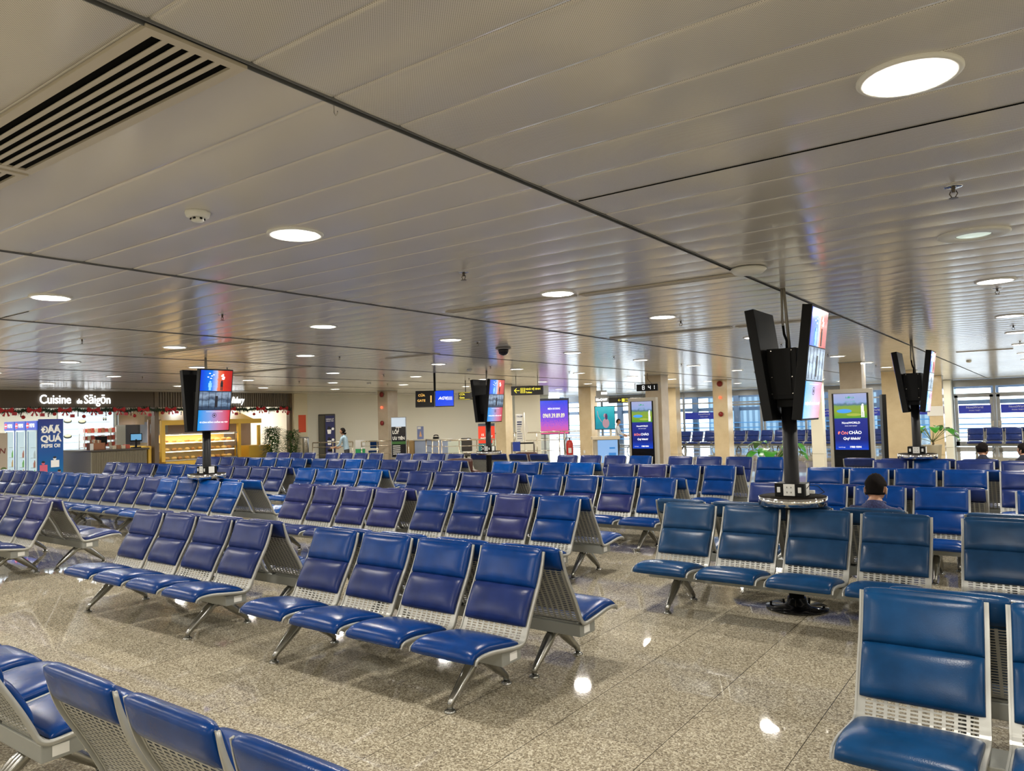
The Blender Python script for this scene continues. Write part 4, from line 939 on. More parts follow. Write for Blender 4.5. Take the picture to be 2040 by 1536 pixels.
for k, (x, y) in enumerate([(-17.6, 21.5), (-16.95, 20.75)]):
    t = thing('dark_office_chair', 'dark chair behind the railings, %s' % ['left', 'right'][k], 'chair', (x, y, 0), .6, 'dark chairs at the gate')
    part('backrest', lambda b_: bx(b_, (0, 0, .86), (.38, .06, .45), bev=.03), mat('chair_dark', (.03, .025, .02), .6), t); part('seat', lambda b_: bx(b_, (0, -.2, .5), (.4, .4, .08), bev=.03), MATS['chair_dark'], t); part('pedestal', lambda b_: [cyl(b_, (0, -.2, 0.03), (0, -.2, .48), .03), lathe(b_, [(.2, 0), (.2, .02), (.0, .04)], (0, -.2, 0))], BLACK, t)
t = thing('banner', 'tall banner, red above and teal below, behind the middle screen pillar', 'banner', (-16.55, 21.4, 0), .62)
part('stand', lambda b_: bx(b_, (0, 0, .02), (.65, .25, .04)), GREY, t)
p_ = part('panel', lambda b_: [bx(b_, (0, 0, 1.2), (.6, .012, .62), mi=0), bx(b_, (0, 0, .46), (.6, .012, .86), mi=1), bx(b_, (0, 0, 1.56), (.6, .012, .1), mi=2)], [mat('banner_red', (.75, .05, .02), .5, emit=(.8, .06, .02), es=.15), mat('banner_teal', (.03, .16, .18), .5), mat('banner_dark', (.05, .06, .08), .5)], t)
text('lettering', '15', .11, TXTW, p_, (-.2, -.009, 1.16), FY, .001, bold=.003); text('lettering', 'PHÚT', .09, TXTW, p_, (-.22, -.009, 1.04), FY, .001, bold=.003); text('lettering', 'Y', .1, TXTW, p_, (.16, -.009, 1.1), FY, .001, bold=.003); part('small_lines', lambda b_: [bx(b_, (-.08, -.008, .74-.07*k), (.25, .002, .02)) for k in range(4)], TXTW, p_)
small('wall_posters', 'dark poster with violet picture right of the red banner', 'poster', (-16.0, 22.0, 1.42), lambda b_: bx(b_, (0, 0, 0), (.26, .02, .5)), mat('poster_violet', (.06, .03, .09), .4), rz=.62)

# hanging signs
AMB = glow('sign_amber', (1, .55, .12), 1.2); YLW = glow('sign_yellow', (1, .85, .05), 1.3); SBLK = mat('sign_black', (.012, .011, .01), .35)
t = thing('gate_display', 'hanging pair of tilted displays, GATE 1 and bright blue logo screen', 'display', (-11.99, 13.5, 2.3), .63)
part('hanger', lambda b_: bx(b_, (0, .03, .41), (.05, .05, .46)), BLACK, t)
t2 = part('display', lambda b_: bx(b_, (-.235, 0, 0), (.46, .06, .40), bev=.003), SBLK, t, rx=R(-12)); t2b = part('display', lambda b_: bx(b_, (.235, 0, 0), (.46, .06, .40), bev=.003), SBLK, t, rx=R(-12))
text('lettering', 'CỬA', .078, AMB, t2, (-.40, -.033, .06), FY, .001, bold=.001); text('lettering', 'GATE', .078, AMB, t2, (-.42, -.033, -.07), FY, .001, bold=.001); text('lettering', '1', .24, AMB, t2, (-.15, -.033, -.09), FY, .001, bold=.003)
part('picture', lambda b_: bx(b_, (.235, -.032, 0), (.435, .003, .375)), glow('logo_blue', (.0, .06, .85), 1.0), t2b); text('lettering', 'AGV', .10, INK, t2b, (.09, -.036, -.03), FY, .001, shear=.25, bold=.003); part('small_lines', lambda b_: [bx(b_, (.35, -.0345, .03-.022*k), (.15, .002, .008)) for k in range(4)], INK, t2b)
t = thing('gate_number_sign', 'yellow-lettered hanging sign CUA 1 beside the blue logo screen', 'sign', (-13.8, 17.05, 2.47), .63)
part('box', lambda b_: bx(b_, (0, 0, 0), (.62, .08, .23), bev=.004), SBLK, t); part('hanger', lambda b_: cyl(b_, (-.1, 0, .1), (-.1, 0, .46), .012), BLACK, t)
part('yellow_frame', lambda b_: [bx(b_, (-.14, -.043, sz*.10), (.34, .004, .012)) for sz in (-1, 1)], mat('olive_yellow', (.4, .34, .03), .5), t); text('lettering', 'CỬA', .075, YLW, t, (-.28, -.044, .02), FY, .001, bold=.001); text('lettering', 'Gate', .075, YLW, t, (-.28, -.044, -.07), FY, .001, bold=.001); text('lettering', '1', .18, YLW, t, (.06, -.044, -.07), FY, .001, bold=.002)
t = thing('toilets_sign', 'black hanging sign with yellow arrow and toilets lettering', 'sign', (-11.6, 16.87, 2.53), .63)
part('box', lambda b_: bx(b_, (0, 0, 0), (.88, .14, .25), bev=.004), SBLK, t); part('end_cap', lambda b_: bx(b_, (.52, .02, 0), (.14, .14, .25), bev=.004), GREY, t); part('hanger', lambda b_: [cyl(b_, (x, 0, .1), (x, 0, .4), .01) for x in (-.3,)], GREY, t); part('hanger', lambda b_: cyl(b_, (.3, 0, .1), (.3, 0, .4), .01), GREY, t)
def arrow(b_, x, z, s_, y): tube(b_, [(x+s_, y, z), (x-s_, y, z)], s_*.13, 4); tube(b_, [(x-s_*.1, y, z+s_*.9), (x-s_, y, z), (x-s_*.1, y, z-s_*.9)], s_*.13, 4)
part('arrow', lambda b_: arrow(b_, -.28, 0, .07, -.073), YLW, t)
part('pictogram', lambda b_: [bx(b_, (-.12, -.072, sz*.065), (.12, .003, .008)) for sz in (-1, 1)]+[bx(b_, (-.12+sx_*.06, -.072, 0), (.008, .003, .138)) for sx_ in (-1, 1)]+[bx(b_, (-.155+.035*k, -.072, -.01), (.014, .003, .08)) for k in range(3)]+[ball(b_, (-.155+.035*k, -.072, .042), .01, 8) for k in range(3)], YLW, t)
text('lettering', 'NHÀ VỆ SINH', .066, YLW, t, (-.04, -.073, .015), FY, .001, bold=.002); text('lettering', 'Toilets', .062, YLW, t, (-.04, -.073, -.075), FY, .001, bold=.002)
t = thing('direction_sign', 'small black hanging sign with yellow arrow beside the teal screen', 'sign', (-12.85, 24.7, 2.33), .6)
part('box', lambda b_: bx(b_, (0, 0, 0), (.8, .1, .2), bev=.004), SBLK, t); part('hanger', lambda b_: cyl(b_, (-.1, 0, .08), (-.1, 0, .6), .008), GREY, t); part('arrow', lambda b_: arrow(b_, .0, 0, .05, -.053), YLW, t); part('pictogram', lambda b_: bx(b_, (.14, -.052, 0), (.1, .004, .12)), YLW, t); text('lettering', 'CỬA RA', .055, YLW, t, (.21, -.054, .02), FY, .001, bold=.001); text('lettering', 'Gate', .055, YLW, t, (.21, -.054, -.06), FY, .001, bold=.001)
t = thing('wall_clock', 'digital clock reading 8 41 hanging from the ceiling before a column', 'clock', (-8.98, 18.95, 2.53), .12)
part('case', lambda b_: bx(b_, (0, 0, 0), (.60, .08, .19), bev=.004), BLACK, t); part('bracket', lambda b_: [bx(b_, (0, .02, .13), (.72, .03, .012)), bx(b_, (.36, .02, .05), (.012, .03, .16)), bx(b_, (-.36, .02, .05), (.012, .03, .16))], GREY, t); part('cable', lambda b_: tube(b_, [(0, .03, .4), (0, .02, .25), (.06, .02, .17), (.12, .02, .1)], .006, 6), BLACK, t)
DG = {'8': 'abcdefg', '4': 'bcfg', '1': 'bc'}
def digits(b_):
    for ch, x in (('8', -.10), ('4', .075), ('1', .19)):
        for sg_ in DG[ch]:
            cx_, cz_, w_, h_ = {'a': (0, .052, .05, .012), 'd': (0, -.052, .05, .012), 'g': (0, 0, .05, .012), 'b': (.028, .027, .012, .045), 'c': (.028, -.027, .012, .045), 'f': (-.028, .027, .012, .045), 'e': (-.028, -.027, .012, .045)}[sg_]
            bx(b_, (x+cx_, -.042, cz_), (w_, .003, h_))
part('digits', digits, INK, t)

# standing advertising screens
ADG = grad('golf_picture', [(0, (.08, .35, .02)), (.3, (.28, .40, .03)), (.5, (.22, .38, .06)), (.57, (.08, .18, .25)), (.64, (.30, .42, .75)), (1, (.42, .45, .72))], 2, .95, .18, 5)
ADB = grad('ad_blue', [(0, (.0, .06, .65)), (.3, (.0, .012, .22)), (1, (.0, .015, .28))], 2, .95, .05, 3)
ADR = glow('ad_coral', (1, .22, .18), 1.1); ADP = glow('pond_blue', (.05, .35, .9), 1.0); ADGR = glow('fairway', (.45, .55, .05), .9)
def kiosk(x, y, wd, lb, zt=2.26):
    t = thing('advertising_screen', lb, 'digital screen', (x, y, 0), 0, 'standing advertising screens'); k = wd/1.0
    part('cabinet', lambda b_: bx(b_, (0, .06, zt/2), (wd+.16, .16, zt), bev=.005), mat('kiosk_grey', (.38, .35, .29), .4, .3), t)
    part('glass_front', lambda b_: bx(b_, (0, -.024, zt/2-.04), (wd, .012, zt-.12)), BLACKG, t)
    p_ = part('picture', lambda b_: bx(b_, (0, 0, 0), (wd-.08, .004, .58)), ADG, t, loc=(0, -.033, zt-.40)); q_ = part('picture', lambda b_: bx(b_, (0, 0, 0), (wd-.08, .004, .74)), ADB, t, loc=(0, -.033, zt-1.06))
    part('pond_drawing', lambda b_: ball(b_, (-.17*k, -.003, -.12), .16*k, 20, (1.3, .015, .38)), ADP, p_); part('fairway_drawing', lambda b_: ball(b_, (.10*k, -.003, -.21), .13*k, 20, (1.6, .012, .3)), ADGR, p_)
    part('golfer_drawing', lambda b_: [ball(b_, (.34*k, -.003, .02), .022, 8, (1, .1, 1)), bx(b_, (.33*k, -.003, -.07), (.07*k, .003, .14)), bx(b_, (.31*k, -.003, -.2), (.025, .003, .14)), bx(b_, (.36*k, -.003, -.2), (.025, .003, .14))], INK, p_)
    text('lettering', 'N   VA', .085*k, mat('mint_print', (.05, .25, .2), .5, emit=(.05, .35, .3), es=.6), p_, (0, -.003, .17), FY, .0005, 'CENTER', bold=.001); part('emblem', lambda b_: cyl(b_, (-.025*k, -.002, .20), (-.025*k, -.005, .20), .035*k, n=6), glow('emblem_green', (.05, .5, .25), .8), p_); text('lettering', 'GOLF CLUBS', .05*k, MATS['mint_print'], p_, (0, -.003, .09), FY, .0005, 'CENTER')
    text('lettering', 'NovaWORLD', .085*k, INK, q_, (0, -.003, .24), FY, .0005, 'CENTER', bold=.001); text('lettering', 'PHAN THIET RESORT', .035*k, INK, q_, (0, -.003, .18), FY, .0005, 'CENTER')
    text('lettering', 'ĐÓN', .12*k, ADR, q_, (-.37*k, -.003, -.01), FY, .0005, bold=.002); text('lettering', 'CHÀO', .12*k, INK, q_, (-.07*k, -.003, .0), FY, .0005, bold=.002); text('lettering', 'Quý khách!', .10*k, INK, q_, (0, -.003, -.13), FY, .0005, 'CENTER', shear=.2, bold=.002)
    text('lettering', 'Liên hệ ngay', .035*k, INK, q_, (-.36*k, -.003, -.32), FY, .0005); text('lettering', '1900 9394', .075*k, INK, q_, (-.06*k, -.003, -.325), FY, .0005, bold=.002)
    return t
kiosk(-9.28, 19.2, .70, 'standing golf advertising screen, the one under the digital clock')
kiosk(-3.76, 18.9, .80, 'large standing golf advertising screen right of the nearest screen pillar')
small('dark_kiosk', 'tall black display seen edge-on left of the broad cream column', 'digital screen', (-3.5, 21.6, 0), lambda b_: bx(b_, (0, 0, 1.07), (.10, .7, 2.14), bev=.005), BLACK, rz=.25)
# red alarm bells and lamps on the columns
REDL = mat('alarm_red', (.22, .012, .01), .3); RGL = glow('alarm_glow', (1, .12, .05), 2.0)
for k, (x, y, nm_) in enumerate([(-20.0, 19.57, 'speckled column at the gate'), (-9.22, 25.27, 'cream pillar in the middle distance'), (-7.6, 31.77, 'slim pillar left of the large screen')]):
    for z, r_, kd in ((2.78, .10, 'bell'), (2.30, .05, 'lamp'), (1.72, .085, 'bell')):
        o = part('alarm_'+kd, lambda b_: lathe(b_, [(r_, 0), (r_, .03), (r_*.6, .055), (0, .06)], n=20), RGL if kd == 'lamp' else REDL, loc=(x, y, z), rx=pi/2)
        tag(o, ('glowing red alarm lamp' if kd == 'lamp' else 'round dark red alarm %s' % ('bell high up' if z > 2 else 'push button'))+' on the '+nm_, 'alarm')
# photo counter with teal screen
t = thing('photo_counter', 'counter with glowing pale blue front, above it a teal portrait screen', 'counter', (-13.1, 24.0, 0), .62)
part('body', lambda b_: bx(b_, (0, .1, .45), (.86, .4, .9)), mat('counter_stone', (.42, .38, .30), .4), t); part('front', lambda b_: bx(b_, (.06, -.12, .48), (.72, .03, .82)), glow('counter_glow', (.30, .55, .95), .85), t)
part('print', lambda b_: [bx(b_, (.22, -.137, .25), (.26, .003, .36)), bx(b_, (.22, -.137, .60), (.2, .003, .06))], glow('counter_blue', (.03, .28, .75), .8), t); part('worktop', lambda b_: bx(b_, (0, .05, .97), (1.0, .55, .12), bev=.01), mat('stone_top', (.55, .48, .36), .3), t); part('post', lambda b_: bx(b_, (-.22, .15, 1.2), (.08, .05, .4)), WHITE, t); part('post', lambda b_: bx(b_, (.22, .15, 1.2), (.08, .05, .4)), WHITE, t)
sc_ = part('screen', lambda b_: bx(b_, (0, -.02, 1.70), (.74, .05, .85), bev=.004), BLACK, t)
part('picture', lambda b_: bx(b_, (0, -.048, 1.70), (.70, .004, .81)), grad('teal_water', [(.2, (.0, .28, .38)), (.6, (.0, .42, .50)), (1, (.05, .55, .62))], 2, .95, .5, 3), sc_)
part('figure_drawing', lambda b_: [ball(b_, (.0, -.05, 1.78), .06, 12, (.8, .04, 1.3)), ball(b_, (.03, -.05, 1.50), .16, 14, (.8, .02, 1.1)), tube(b_, [(-.12, -.051, 1.55), (-.24, -.051, 1.75), (-.27, -.051, 1.95)], .012, 6)], glow('figure_pink', (.55, .32, .38), .8), sc_); part('hair_drawing', lambda b_: ball(b_, (.05, -.052, 1.74), .08, 12, (.6, .03, 1.4)), mat('hair_violet', (.06, .02, .10), .5), sc_)
t = thing('backlit_sign', 'grey box sign with white lit lettering above the teal screen', 'sign', (-13.6, 24.75, 2.4), .62)
part('box', lambda b_: [bx(b_, (0, 0, 0), (.52, .1, .22)), bx(b_, (-.02, .0, .22), (.40, .08, .20))], GREY, t); part('lit_panel', lambda b_: bx(b_, (.08, -.045, .22), (.22, .01, .09)), LWHITE, t); text('lettering', 'BảoGAMY', .13, LWHITE, t, (-.24, -.055, -.06), FY, .001, bold=.003, sx=.75); part('hanger', lambda b_: cyl(b_, (0, 0, .3), (0, 0, .52), .01), GREY, t)
# big violet LED wall beyond the railing
t = thing('led_screen', 'large violet and blue screen with a phone number beyond the glass railing', 'digital screen', (-20.5, 32.2, 0), .63)
part('frame', lambda b_: bx(b_, (0, .06, 1.8), (1.55, .12, 1.85)), mat('screen_frame', (.10, .12, .2), .4), t); part('leg', lambda b_: bx(b_, (-.5, .06, .45), (.1, .1, .9)), GREY, t); part('leg', lambda b_: bx(b_, (.5, .06, .45), (.1, .1, .9)), GREY, t)
p_ = part('picture', lambda b_: bx(b_, (0, -.006, 1.76), (1.42, .006, 1.7)), grad('led_violet', [(0, (.85, .10, .25)), (.25, (.55, .12, .6)), (.45, (.22, .08, .75)), (1, (.04, .08, .85))], 2, 1.0, .5, 22), t)
text('lettering', 'MEDIA BOOKING', .13, INK, p_, (0, -.012, 2.15), FY, .001, 'CENTER', bold=.003, sx=.62); text('lettering', '0969.39.89.89', .30, glow('number_yellow', (1, .95, .45), 1.3), p_, (-.02, -.012, 1.74), FY, .001, 'CENTER', bold=.003, sx=.66)
railing(-19.0, 28.5, -17.1, 29.9, 'glass and steel railing before the violet screen', (.25, .8), 3, 1.1)
railing(-20.4, 27.5, -19.0, 28.5, 'left end of the glass and steel railing', (.25, .8), 2, 1.1)
# things by the beige block
t = thing('folded_stand', 'tall white pointed stand like a folded umbrella before the beige block', 'stand', (-15.9, 22.9, 0), .62)
part('pole', lambda b_: cyl(b_, (0, 0, 0), (0, 0, 1.98), .022), mat('stand_cream', (.80, .77, .68), .5), t)
part('cover', lambda b_: [bx(b_, (0, 0, .02), (.3, .3, .04))]+[b_.faces.new([b_.verts.new(v_) for v_ in ((0, .02*sg, 1.85), (sg*.17, 0, 1.3), (sg*.02, 0, 1.12), (0, .0, 1.12))]) for sg in (-1, 1)], MATS['stand_cream'], t)
t = thing('price_list_stand', 'narrow white price list with dark lettering beside the cream column', 'sign', (-16.35, 23.2, 0), .62)
part('panel', lambda b_: bx(b_, (0, 0, 1.4), (.24, .02, 1.05)), PAPER, t); part('stand', lambda b_: bx(b_, (0, 0, .44), (.05, .03, .88)), GREY, t); text('lettering', 'TRẠM', .085, mat('ink_navy', (.02, .03, .12), .5), t, (-.1, -.012, 1.8), FY, .001, bold=.001); part('small_lines', lambda b_: [bx(b_, (0, -.011, 1.62-.09*k), (.18, .002, .02 if k > 1 else .05)) for k in range(8)], MATS['ink_navy'], t)
t = thing('belt_barrier', 'queue belt barrier with blue banner before the beige block', 'barrier', (-13.5, 19.95, 0), .62)
part('post', lambda b_: [cyl(b_, (0, 0, 0.0), (0, 0, 1.0), .028), lathe(b_, [(.16, 0), (.16, .02), (.03, .04)])], mat('post_bronze', (.12, .10, .08), .3, .6), t); part('post', lambda b_: [cyl(b_, (-.72, 0, 0.0), (-.72, 0, 1.0), .024), lathe(b_, [(.16, 0), (.16, .02), (.03, .04)], (-.72, 0, 0))], MATS['post_bronze'], t); part('belt', lambda b_: bx(b_, (-.36, 0, .96), (.70, .006, .05)), BLACK, t)
part('blue_banner', lambda b_: bx(b_, (-.57, -.01, .86), (.24, .006, .30)), mat('banner_blue', (.01, .04, .30), .5), t)
# brown recliners
for k, (x, y, rz_) in enumerate([(-11.2, 16.1, .4), (-11.1, 13.4, .9)]):
    t = thing('massage_chair', 'brown leather massage chair %s the middle screen pillar' % ['right of', 'left of'][k], 'chair', (x, y, 0), rz_, 'brown massage chairs'); BL = mat('brown_leather', (.06, .018, .010), .35)
    part('backrest', lambda b_: bx(b_, (0, .28, .52), (.62, .2, .70), bev=.08), BL, t); part('seat', lambda b_: bx(b_, (0, -.05, .36), (.5, .55, .2), bev=.06), BL, t); part('base', lambda b_: bx(b_, (0, .05, .13), (.6, .7, .26), bev=.02), BLACK, t)
    for sg in (-1, 1): part('armrest', lambda b_: bx(b_, (sg*.32, -.02, .42), (.14, .6, .36), bev=.05), BL, t)
# fire extinguishers
for k, (x, y) in enumerate([(-15.3, 25.1), (-10.05, 22.3)]):
    t = thing('fire_extinguisher', ['wheeled red fire extinguisher left of a cream pillar', 'wheeled red fire extinguisher half hidden behind the bench row'][k], 'fire extinguisher', (x, y, 0), .6, 'wheeled fire extinguishers')
    part('cylinder', lambda b_: lathe(b_, [(0, .06), (.12, .06), (.14, .1), (.14, .72), (.10, .82), (.04, .86), (0, .86)], n=24), mat('extinguisher_red', (.45, .02, .015), .25), t); part('valve', lambda b_: [cyl(b_, (0, 0, .85), (0, 0, .93), .025), bx(b_, (.03, 0, .94), (.1, .02, .02))], BLACK, t)
    part('hose', lambda b_: tube(b_, [(0, 0, .92), (-.12, -.02, .95), (-.2, -.02, .8), (-.2, -.02, .5), (-.14, -.05, .35)], .012, 6), BLACK, t); part('cart', lambda b_: tube(b_, [(-.08, .14, .1), (-.08, .16, 1.02), (.08, .16, 1.02), (.08, .14, .1)], .01, 6), GREY, t); part('label', lambda b_: bx(b_, (0, -.139, .45), (.12, .006, .2)), PAPER, t)
    for sg in (-1, 1): part('wheel', lambda b_: cyl(b_, (sg*.12, .1, .07), (sg*.16, .1, .07), .07, n=16), BLACK, t)
# potted broad-leaf plants
def bigleaf(b_, n, h, seed, r=.55):
    rnd = random.Random(seed)
    for k in range(n):
        a = 2*pi*k/n+rnd.uniform(-.3, .3); el = rnd.uniform(.3, 1.1); p0 = Vector((0, 0, h*.35)); d = Vector((cos(a)*cos(el), sin(a)*cos(el), sin(el)))
        p1 = p0+d*r*rnd.uniform(.6, .9); sd = d.cross(Vector((0, 0, 1))).normalized(); pts = []
        for i, (q, w_) in enumerate([(0, .0), (.2, .5), (.45, 1), (.7, .85), (.9, .45), (1, 0)]):
            c_ = p1+Vector((cos(a), sin(a), .6-1.0*q)).normalized()*q*.42; pts.append((c_+sd*w_*.15+Vector((0, 0, w_*.03)), c_, c_-sd*w_*.15+Vector((0, 0, w_*.03))))
        vs_ = [[b_.verts.new(v_) for v_ in row] for row in pts]
        for r0, r1 in zip(vs_, vs_[1:]):
            for j in (0, 1): f = b_.faces.new((r0[j], r0[j+1], r1[j+1], r1[j])); f.smooth = True
        tube(b_, [p0, p0+d*r*.3, p1], .009, 5, mi=1)
GLF = mat('glossy_leaf', (.03, .20, .015), .3)
for k, (x, y, s_, lb) in enumerate([(-3.0, 27.0, 1.0, 'broad-leaved plant in a tall pale square pot beside the broad column'), (-5.15, 17.6, .75, 'broad-leaved plant mostly hidden behind the nearest screen pillar')]):
    t = thing('potted_plant', lb, 'potted plant', (x, y, 0), 0, 'broad-leaved potted plants')
    part('pot', lambda b_: lathe(b_, [(.0, 0), (.20, 0), (.26, .56), (.27, .58), (.23, .58), (.22, .52), (0, .52)], n=32), mat('pot_pale', (.5, .46, .36), .5), t)
    part('trunk', lambda b_: tube(b_, [(0, 0, .5), (.02, 0, .62), (0, .01, .75)], [.035, .03, .02], 8), mat('trunk_brown', (.12, .08, .04), .7), t); part('foliage', lambda b_: bigleaf(b_, 13, 1.9, k+3, .72*s_), [GLF, STEM], t)
small('wall_notice', 'white printed notice on a slim column above the potted plant', 'poster', (-3.35, 31.38, 1.62), lambda b_: bx(b_, (0, 0, 0), (.52, .01, .36)), PAPER)
small('outlet_plate', 'small white socket plate low on the cream pillar', 'socket', (-14.75, 25.29, .38), lambda b_: bx(b_, (0, 0, 0), (.08, .01, .12)), WHITE)

# ================================================================ people
SKIN = mat('skin', (.42, .22, .13), .5); HAIR = mat('black_hair', (.010, .008, .007), .9, spec=.1)
def person(name_label, loc, rz, joints, edges, mats_, region, head, hairfn, extra=None, lab_cat='person'):
    me = bpy.data.meshes.new('tmp'); names = list(joints); me.from_pydata([joints[n][0] for n in names], [(names.index(a), names.index(b_)) for a, b_ in edges], []); me.update()
    o = bpy.data.objects.new('tmp_body', me); C.objects.link(o)
    md = o.modifiers.new('skin', 'SKIN'); md.use_smooth_shade = True; md.branch_smoothing = .4
    for i, n in enumerate(names):
        sv = me.skin_vertices[0].data[i]; r = joints[n][1]; sv.radius = r if isinstance(r, tuple) else (r, r); sv.use_root = (n == 'pelvis')
    o.modifiers.new('sub', 'SUBSURF').levels = 1; o.modifiers['sub'].render_levels = 1
    dg = bpy.context.evaluated_depsgraph_get(); bm = bmesh.new(); bm.from_mesh(bpy.data.meshes.new_from_object(o.evaluated_get(dg)))
    bpy.data.objects.remove(o)
    # head: shaped sphere with jaw, nose, brow, ears, joined into the same mesh
    hc = Vector(head['c']); hr = Matrix.Rotation(head.get('yaw', 0), 3, 'Z') @ Matrix.Rotation(head.get('pitch', 0), 3, 'X') @ Matrix.Scale(head.get('s', 1), 3)
    g = bmesh.ops.create_uvsphere(bm, u_segments=24, v_segments=18, radius=1)
    for v_ in g['verts']:
        p = v_.co.copy(); x, y, z = p
        sx_ = .076*(1-.22*max(0, -z)**1.3); p = Vector((x*sx_, y*.094*(1-.12*max(0, -z)), z*.115))
        if y < 0:
            if abs(x) < .22 and -.35 < z < .12: p.y -= .020*(1-abs(x)/.22)*(1-abs(z+.15)/.27)
            if .1 < abs(x) < .55 and .0 < z < .22: p.y += .007
            if abs(x) < .4 and -.62 < z < -.48: p.y -= .005
        v_.co = hc+hr@p
    for f in {f for v_ in g['verts'] for f in v_.link_faces}: f.smooth = True
    for sg in (-1, 1):
        gg = bmesh.ops.create_uvsphere(bm, u_segments=10, v_segments=8, radius=1)
        for v_ in gg['verts']: v_.co = hc+hr@Vector((sg*.078+v_.co.x*.010, .008+v_.co.y*.020+.006*abs(v_.co.z), -.012+v_.co.z*.033))
        ge = bmesh.ops.create_uvsphere(bm, u_segments=8, v_segments=6, radius=.009)
        for v_ in ge['verts']: v_.co = hc+hr@(v_.co+Vector((sg*.030, -.083, .012)))
    for f in bm.faces:
        f.smooth = True; c_ = f.calc_center_median(); f.material_index = region(c_)
    t = obj('person', bm, mats_, None, loc, rz); tag(t, name_label, lab_cat)
    def hair(b_):
        g = bmesh.ops.create_uvsphere(b_, u_segments=26, v_segments=20, radius=1); rm = []
        for v_ in g['verts']:
            x, y, z = v_.co
            n_ = .006*math.sin(x*19+z*7)*cos(y*17)+random.uniform(-.003, .003)
            v_.co = hc+hr@Vector((x*(.086+n_), y*(.103+n_), .006+z*(.122+n_)))
            if hairfn(x, y, z): rm.append(v_)
        bmesh.ops.delete(b_, geom=rm, context='VERTS')
        for f in b_.faces: f.smooth = True
    h_ = part('hair', hair, HAIR, t); sm = h_.modifiers.new('thick', 'SOLIDIFY'); sm.thickness = .012; sm.offset = -1
    if extra: extra(t, hc, hr)
    return t
def fingers(J, E_, hand, side, dirv, curl, pre):
    d = Vector(dirv).normalized(); sd = d.cross(Vector(curl)).normalized(); c_ = Vector(curl).normalized()
    for k in range(4):
        b0 = Vector(hand)+d*.035+sd*(-.027+.018*k); l_ = [.026, .030, .028, .022][k]
        n1, n2, n3 = pre+'f%da' % k, pre+'f%db' % k, pre+'f%dc' % k
        J[n1] = (tuple(b0+d*.02), .0085); J[n2] = (tuple(b0+d*(.02+l_)+c_*.008), .008); J[n3] = (tuple(b0+d*(.02+l_*1.5)+c_*(.008+l_*.8)), .0065)
        E_ += [(pre+'hand', n1), (n1, n2), (n2, n3)]
    t0 = Vector(hand)+sd*(-.035)+d*.0; J[pre+'t1'] = (tuple(t0+c_*.01), .0105); J[pre+'t2'] = (tuple(t0-sd*.012+d*.035+c_*.02), .009); E_ += [(pre+'hand', pre+'t1'), (pre+'t1', pre+'t2')]
def seated(lean=0, hx=0, dz=0):
    # facing +Y, hips on a bench whose seat is at z .42; origin on the floor under the hips
    J = {'pelvis': ((0, 0, .52), (.155, .115)), 'waist': ((0, -.06+lean, .70+dz*.4), (.150, .105)), 'chest': ((0, -.08+lean, .90+dz*.8), (.170, .115)), 'neckb': ((hx*.3, -.06+lean, 1.02+dz), (.10, .075)), 'neck': ((hx*.6, -.035+lean, 1.075+dz), .052), 'skull': ((hx, -.02+lean, 1.12+dz), .05)}
    E_ = [('pelvis', 'waist'), ('waist', 'chest'), ('chest', 'neckb'), ('neckb', 'neck'), ('neck', 'skull')]
    for sg, p in ((-1, 'l'), (1, 'r')):
        J[p+'sh'] = ((sg*.185, -.065+lean, .975+dz), .062); J[p+'el'] = ((sg*.25, .02+lean, .72+dz*.5), .045); J[p+'wr'] = ((sg*.12, .26+lean, .66), .030); J[p+'hand'] = ((sg*.07, .32+lean, .655), (.040, .020))
        E_ += [('chest', p+'sh'), (p+'sh', p+'el'), (p+'el', p+'wr'), (p+'wr', p+'hand')]
        fingers(J, E_, J[p+'hand'][0], sg, (-sg*.5, .8, 0), (0, .2, -1), p)
        J[p+'hip'] = ((sg*.10, .06, .50), .090); J[p+'kn'] = ((sg*.13, .44, .50), .062); J[p+'an'] = ((sg*.13, .47, .10), .042); J[p+'toe'] = ((sg*.14, .62, .045), (.045, .035))
        E_ += [('pelvis', p+'hip'), (p+'hip', p+'kn'), (p+'kn', p+'an'), (p+'an', p+'toe')]
    return J, E_
SHOE = mat('dark_shoe', (.02, .018, .015), .4); TRS = mat('dark_trousers', (.02, .022, .03), .7)
def cloth(name, c1, c2, sc=60):
    mt = mat(name, c1, .8); N, L, b = nodes(mt); tc = N.new('ShaderNodeTexCoord'); n = noise(N, L, tc.outputs['Object'], sc, 2); L.new(ramp(N, L, n.outputs[0], [(.4, c2), (.6, c1)]), b.inputs['Base Color']); return mt
def reg_seated(c):
    if c.z > .975: return 0
    if c.y > .17 and c.z > .56 and abs(c.x) < .2: return 0
    if c.z < .13: return 3
    if c.z < .60 and (c.y > .02 or c.z < .5): return 2
    return 1
def straps(t, hc, hr):
    mk = part('face_mask', lambda b_: [ball(b_, hc+hr@Vector((0, -.070, -.045)), .05, 14, (1.05, .75, .95))], WHITE, t)
    part('mask_loop', lambda b_: [tube(b_, [hc+hr@Vector((sg*.05, -.07, -.03)), hc+hr@Vector((sg*.084, -.01, -.006)), hc+hr@Vector((sg*.091, .022, .006)), hc+hr@Vector((sg*.088, .026, -.03)), hc+hr@Vector((sg*.072, -.03, -.072))], .0026, 5) for sg in (-1,)], WHITE, mk)
    part('mask_loop', lambda b_: tube(b_, [hc+hr@Vector((.05, -.07, -.03)), hc+hr@Vector((.084, -.01, -.006)), hc+hr@Vector((.091, .022, .006)), hc+hr@Vector((.088, .026, -.03)), hc+hr@Vector((.072, -.03, -.072))], .0026, 5), WHITE, mk)
    part('collar', lambda b_: tube(b_, [Vector((.075*sin(a), -.035+.068*cos(a)*-1, 1.035-.09+.012*cos(a))) for a in [2*pi*k/14 for k in range(14)]], .014, 6), MATS['shirt_navy'], t)
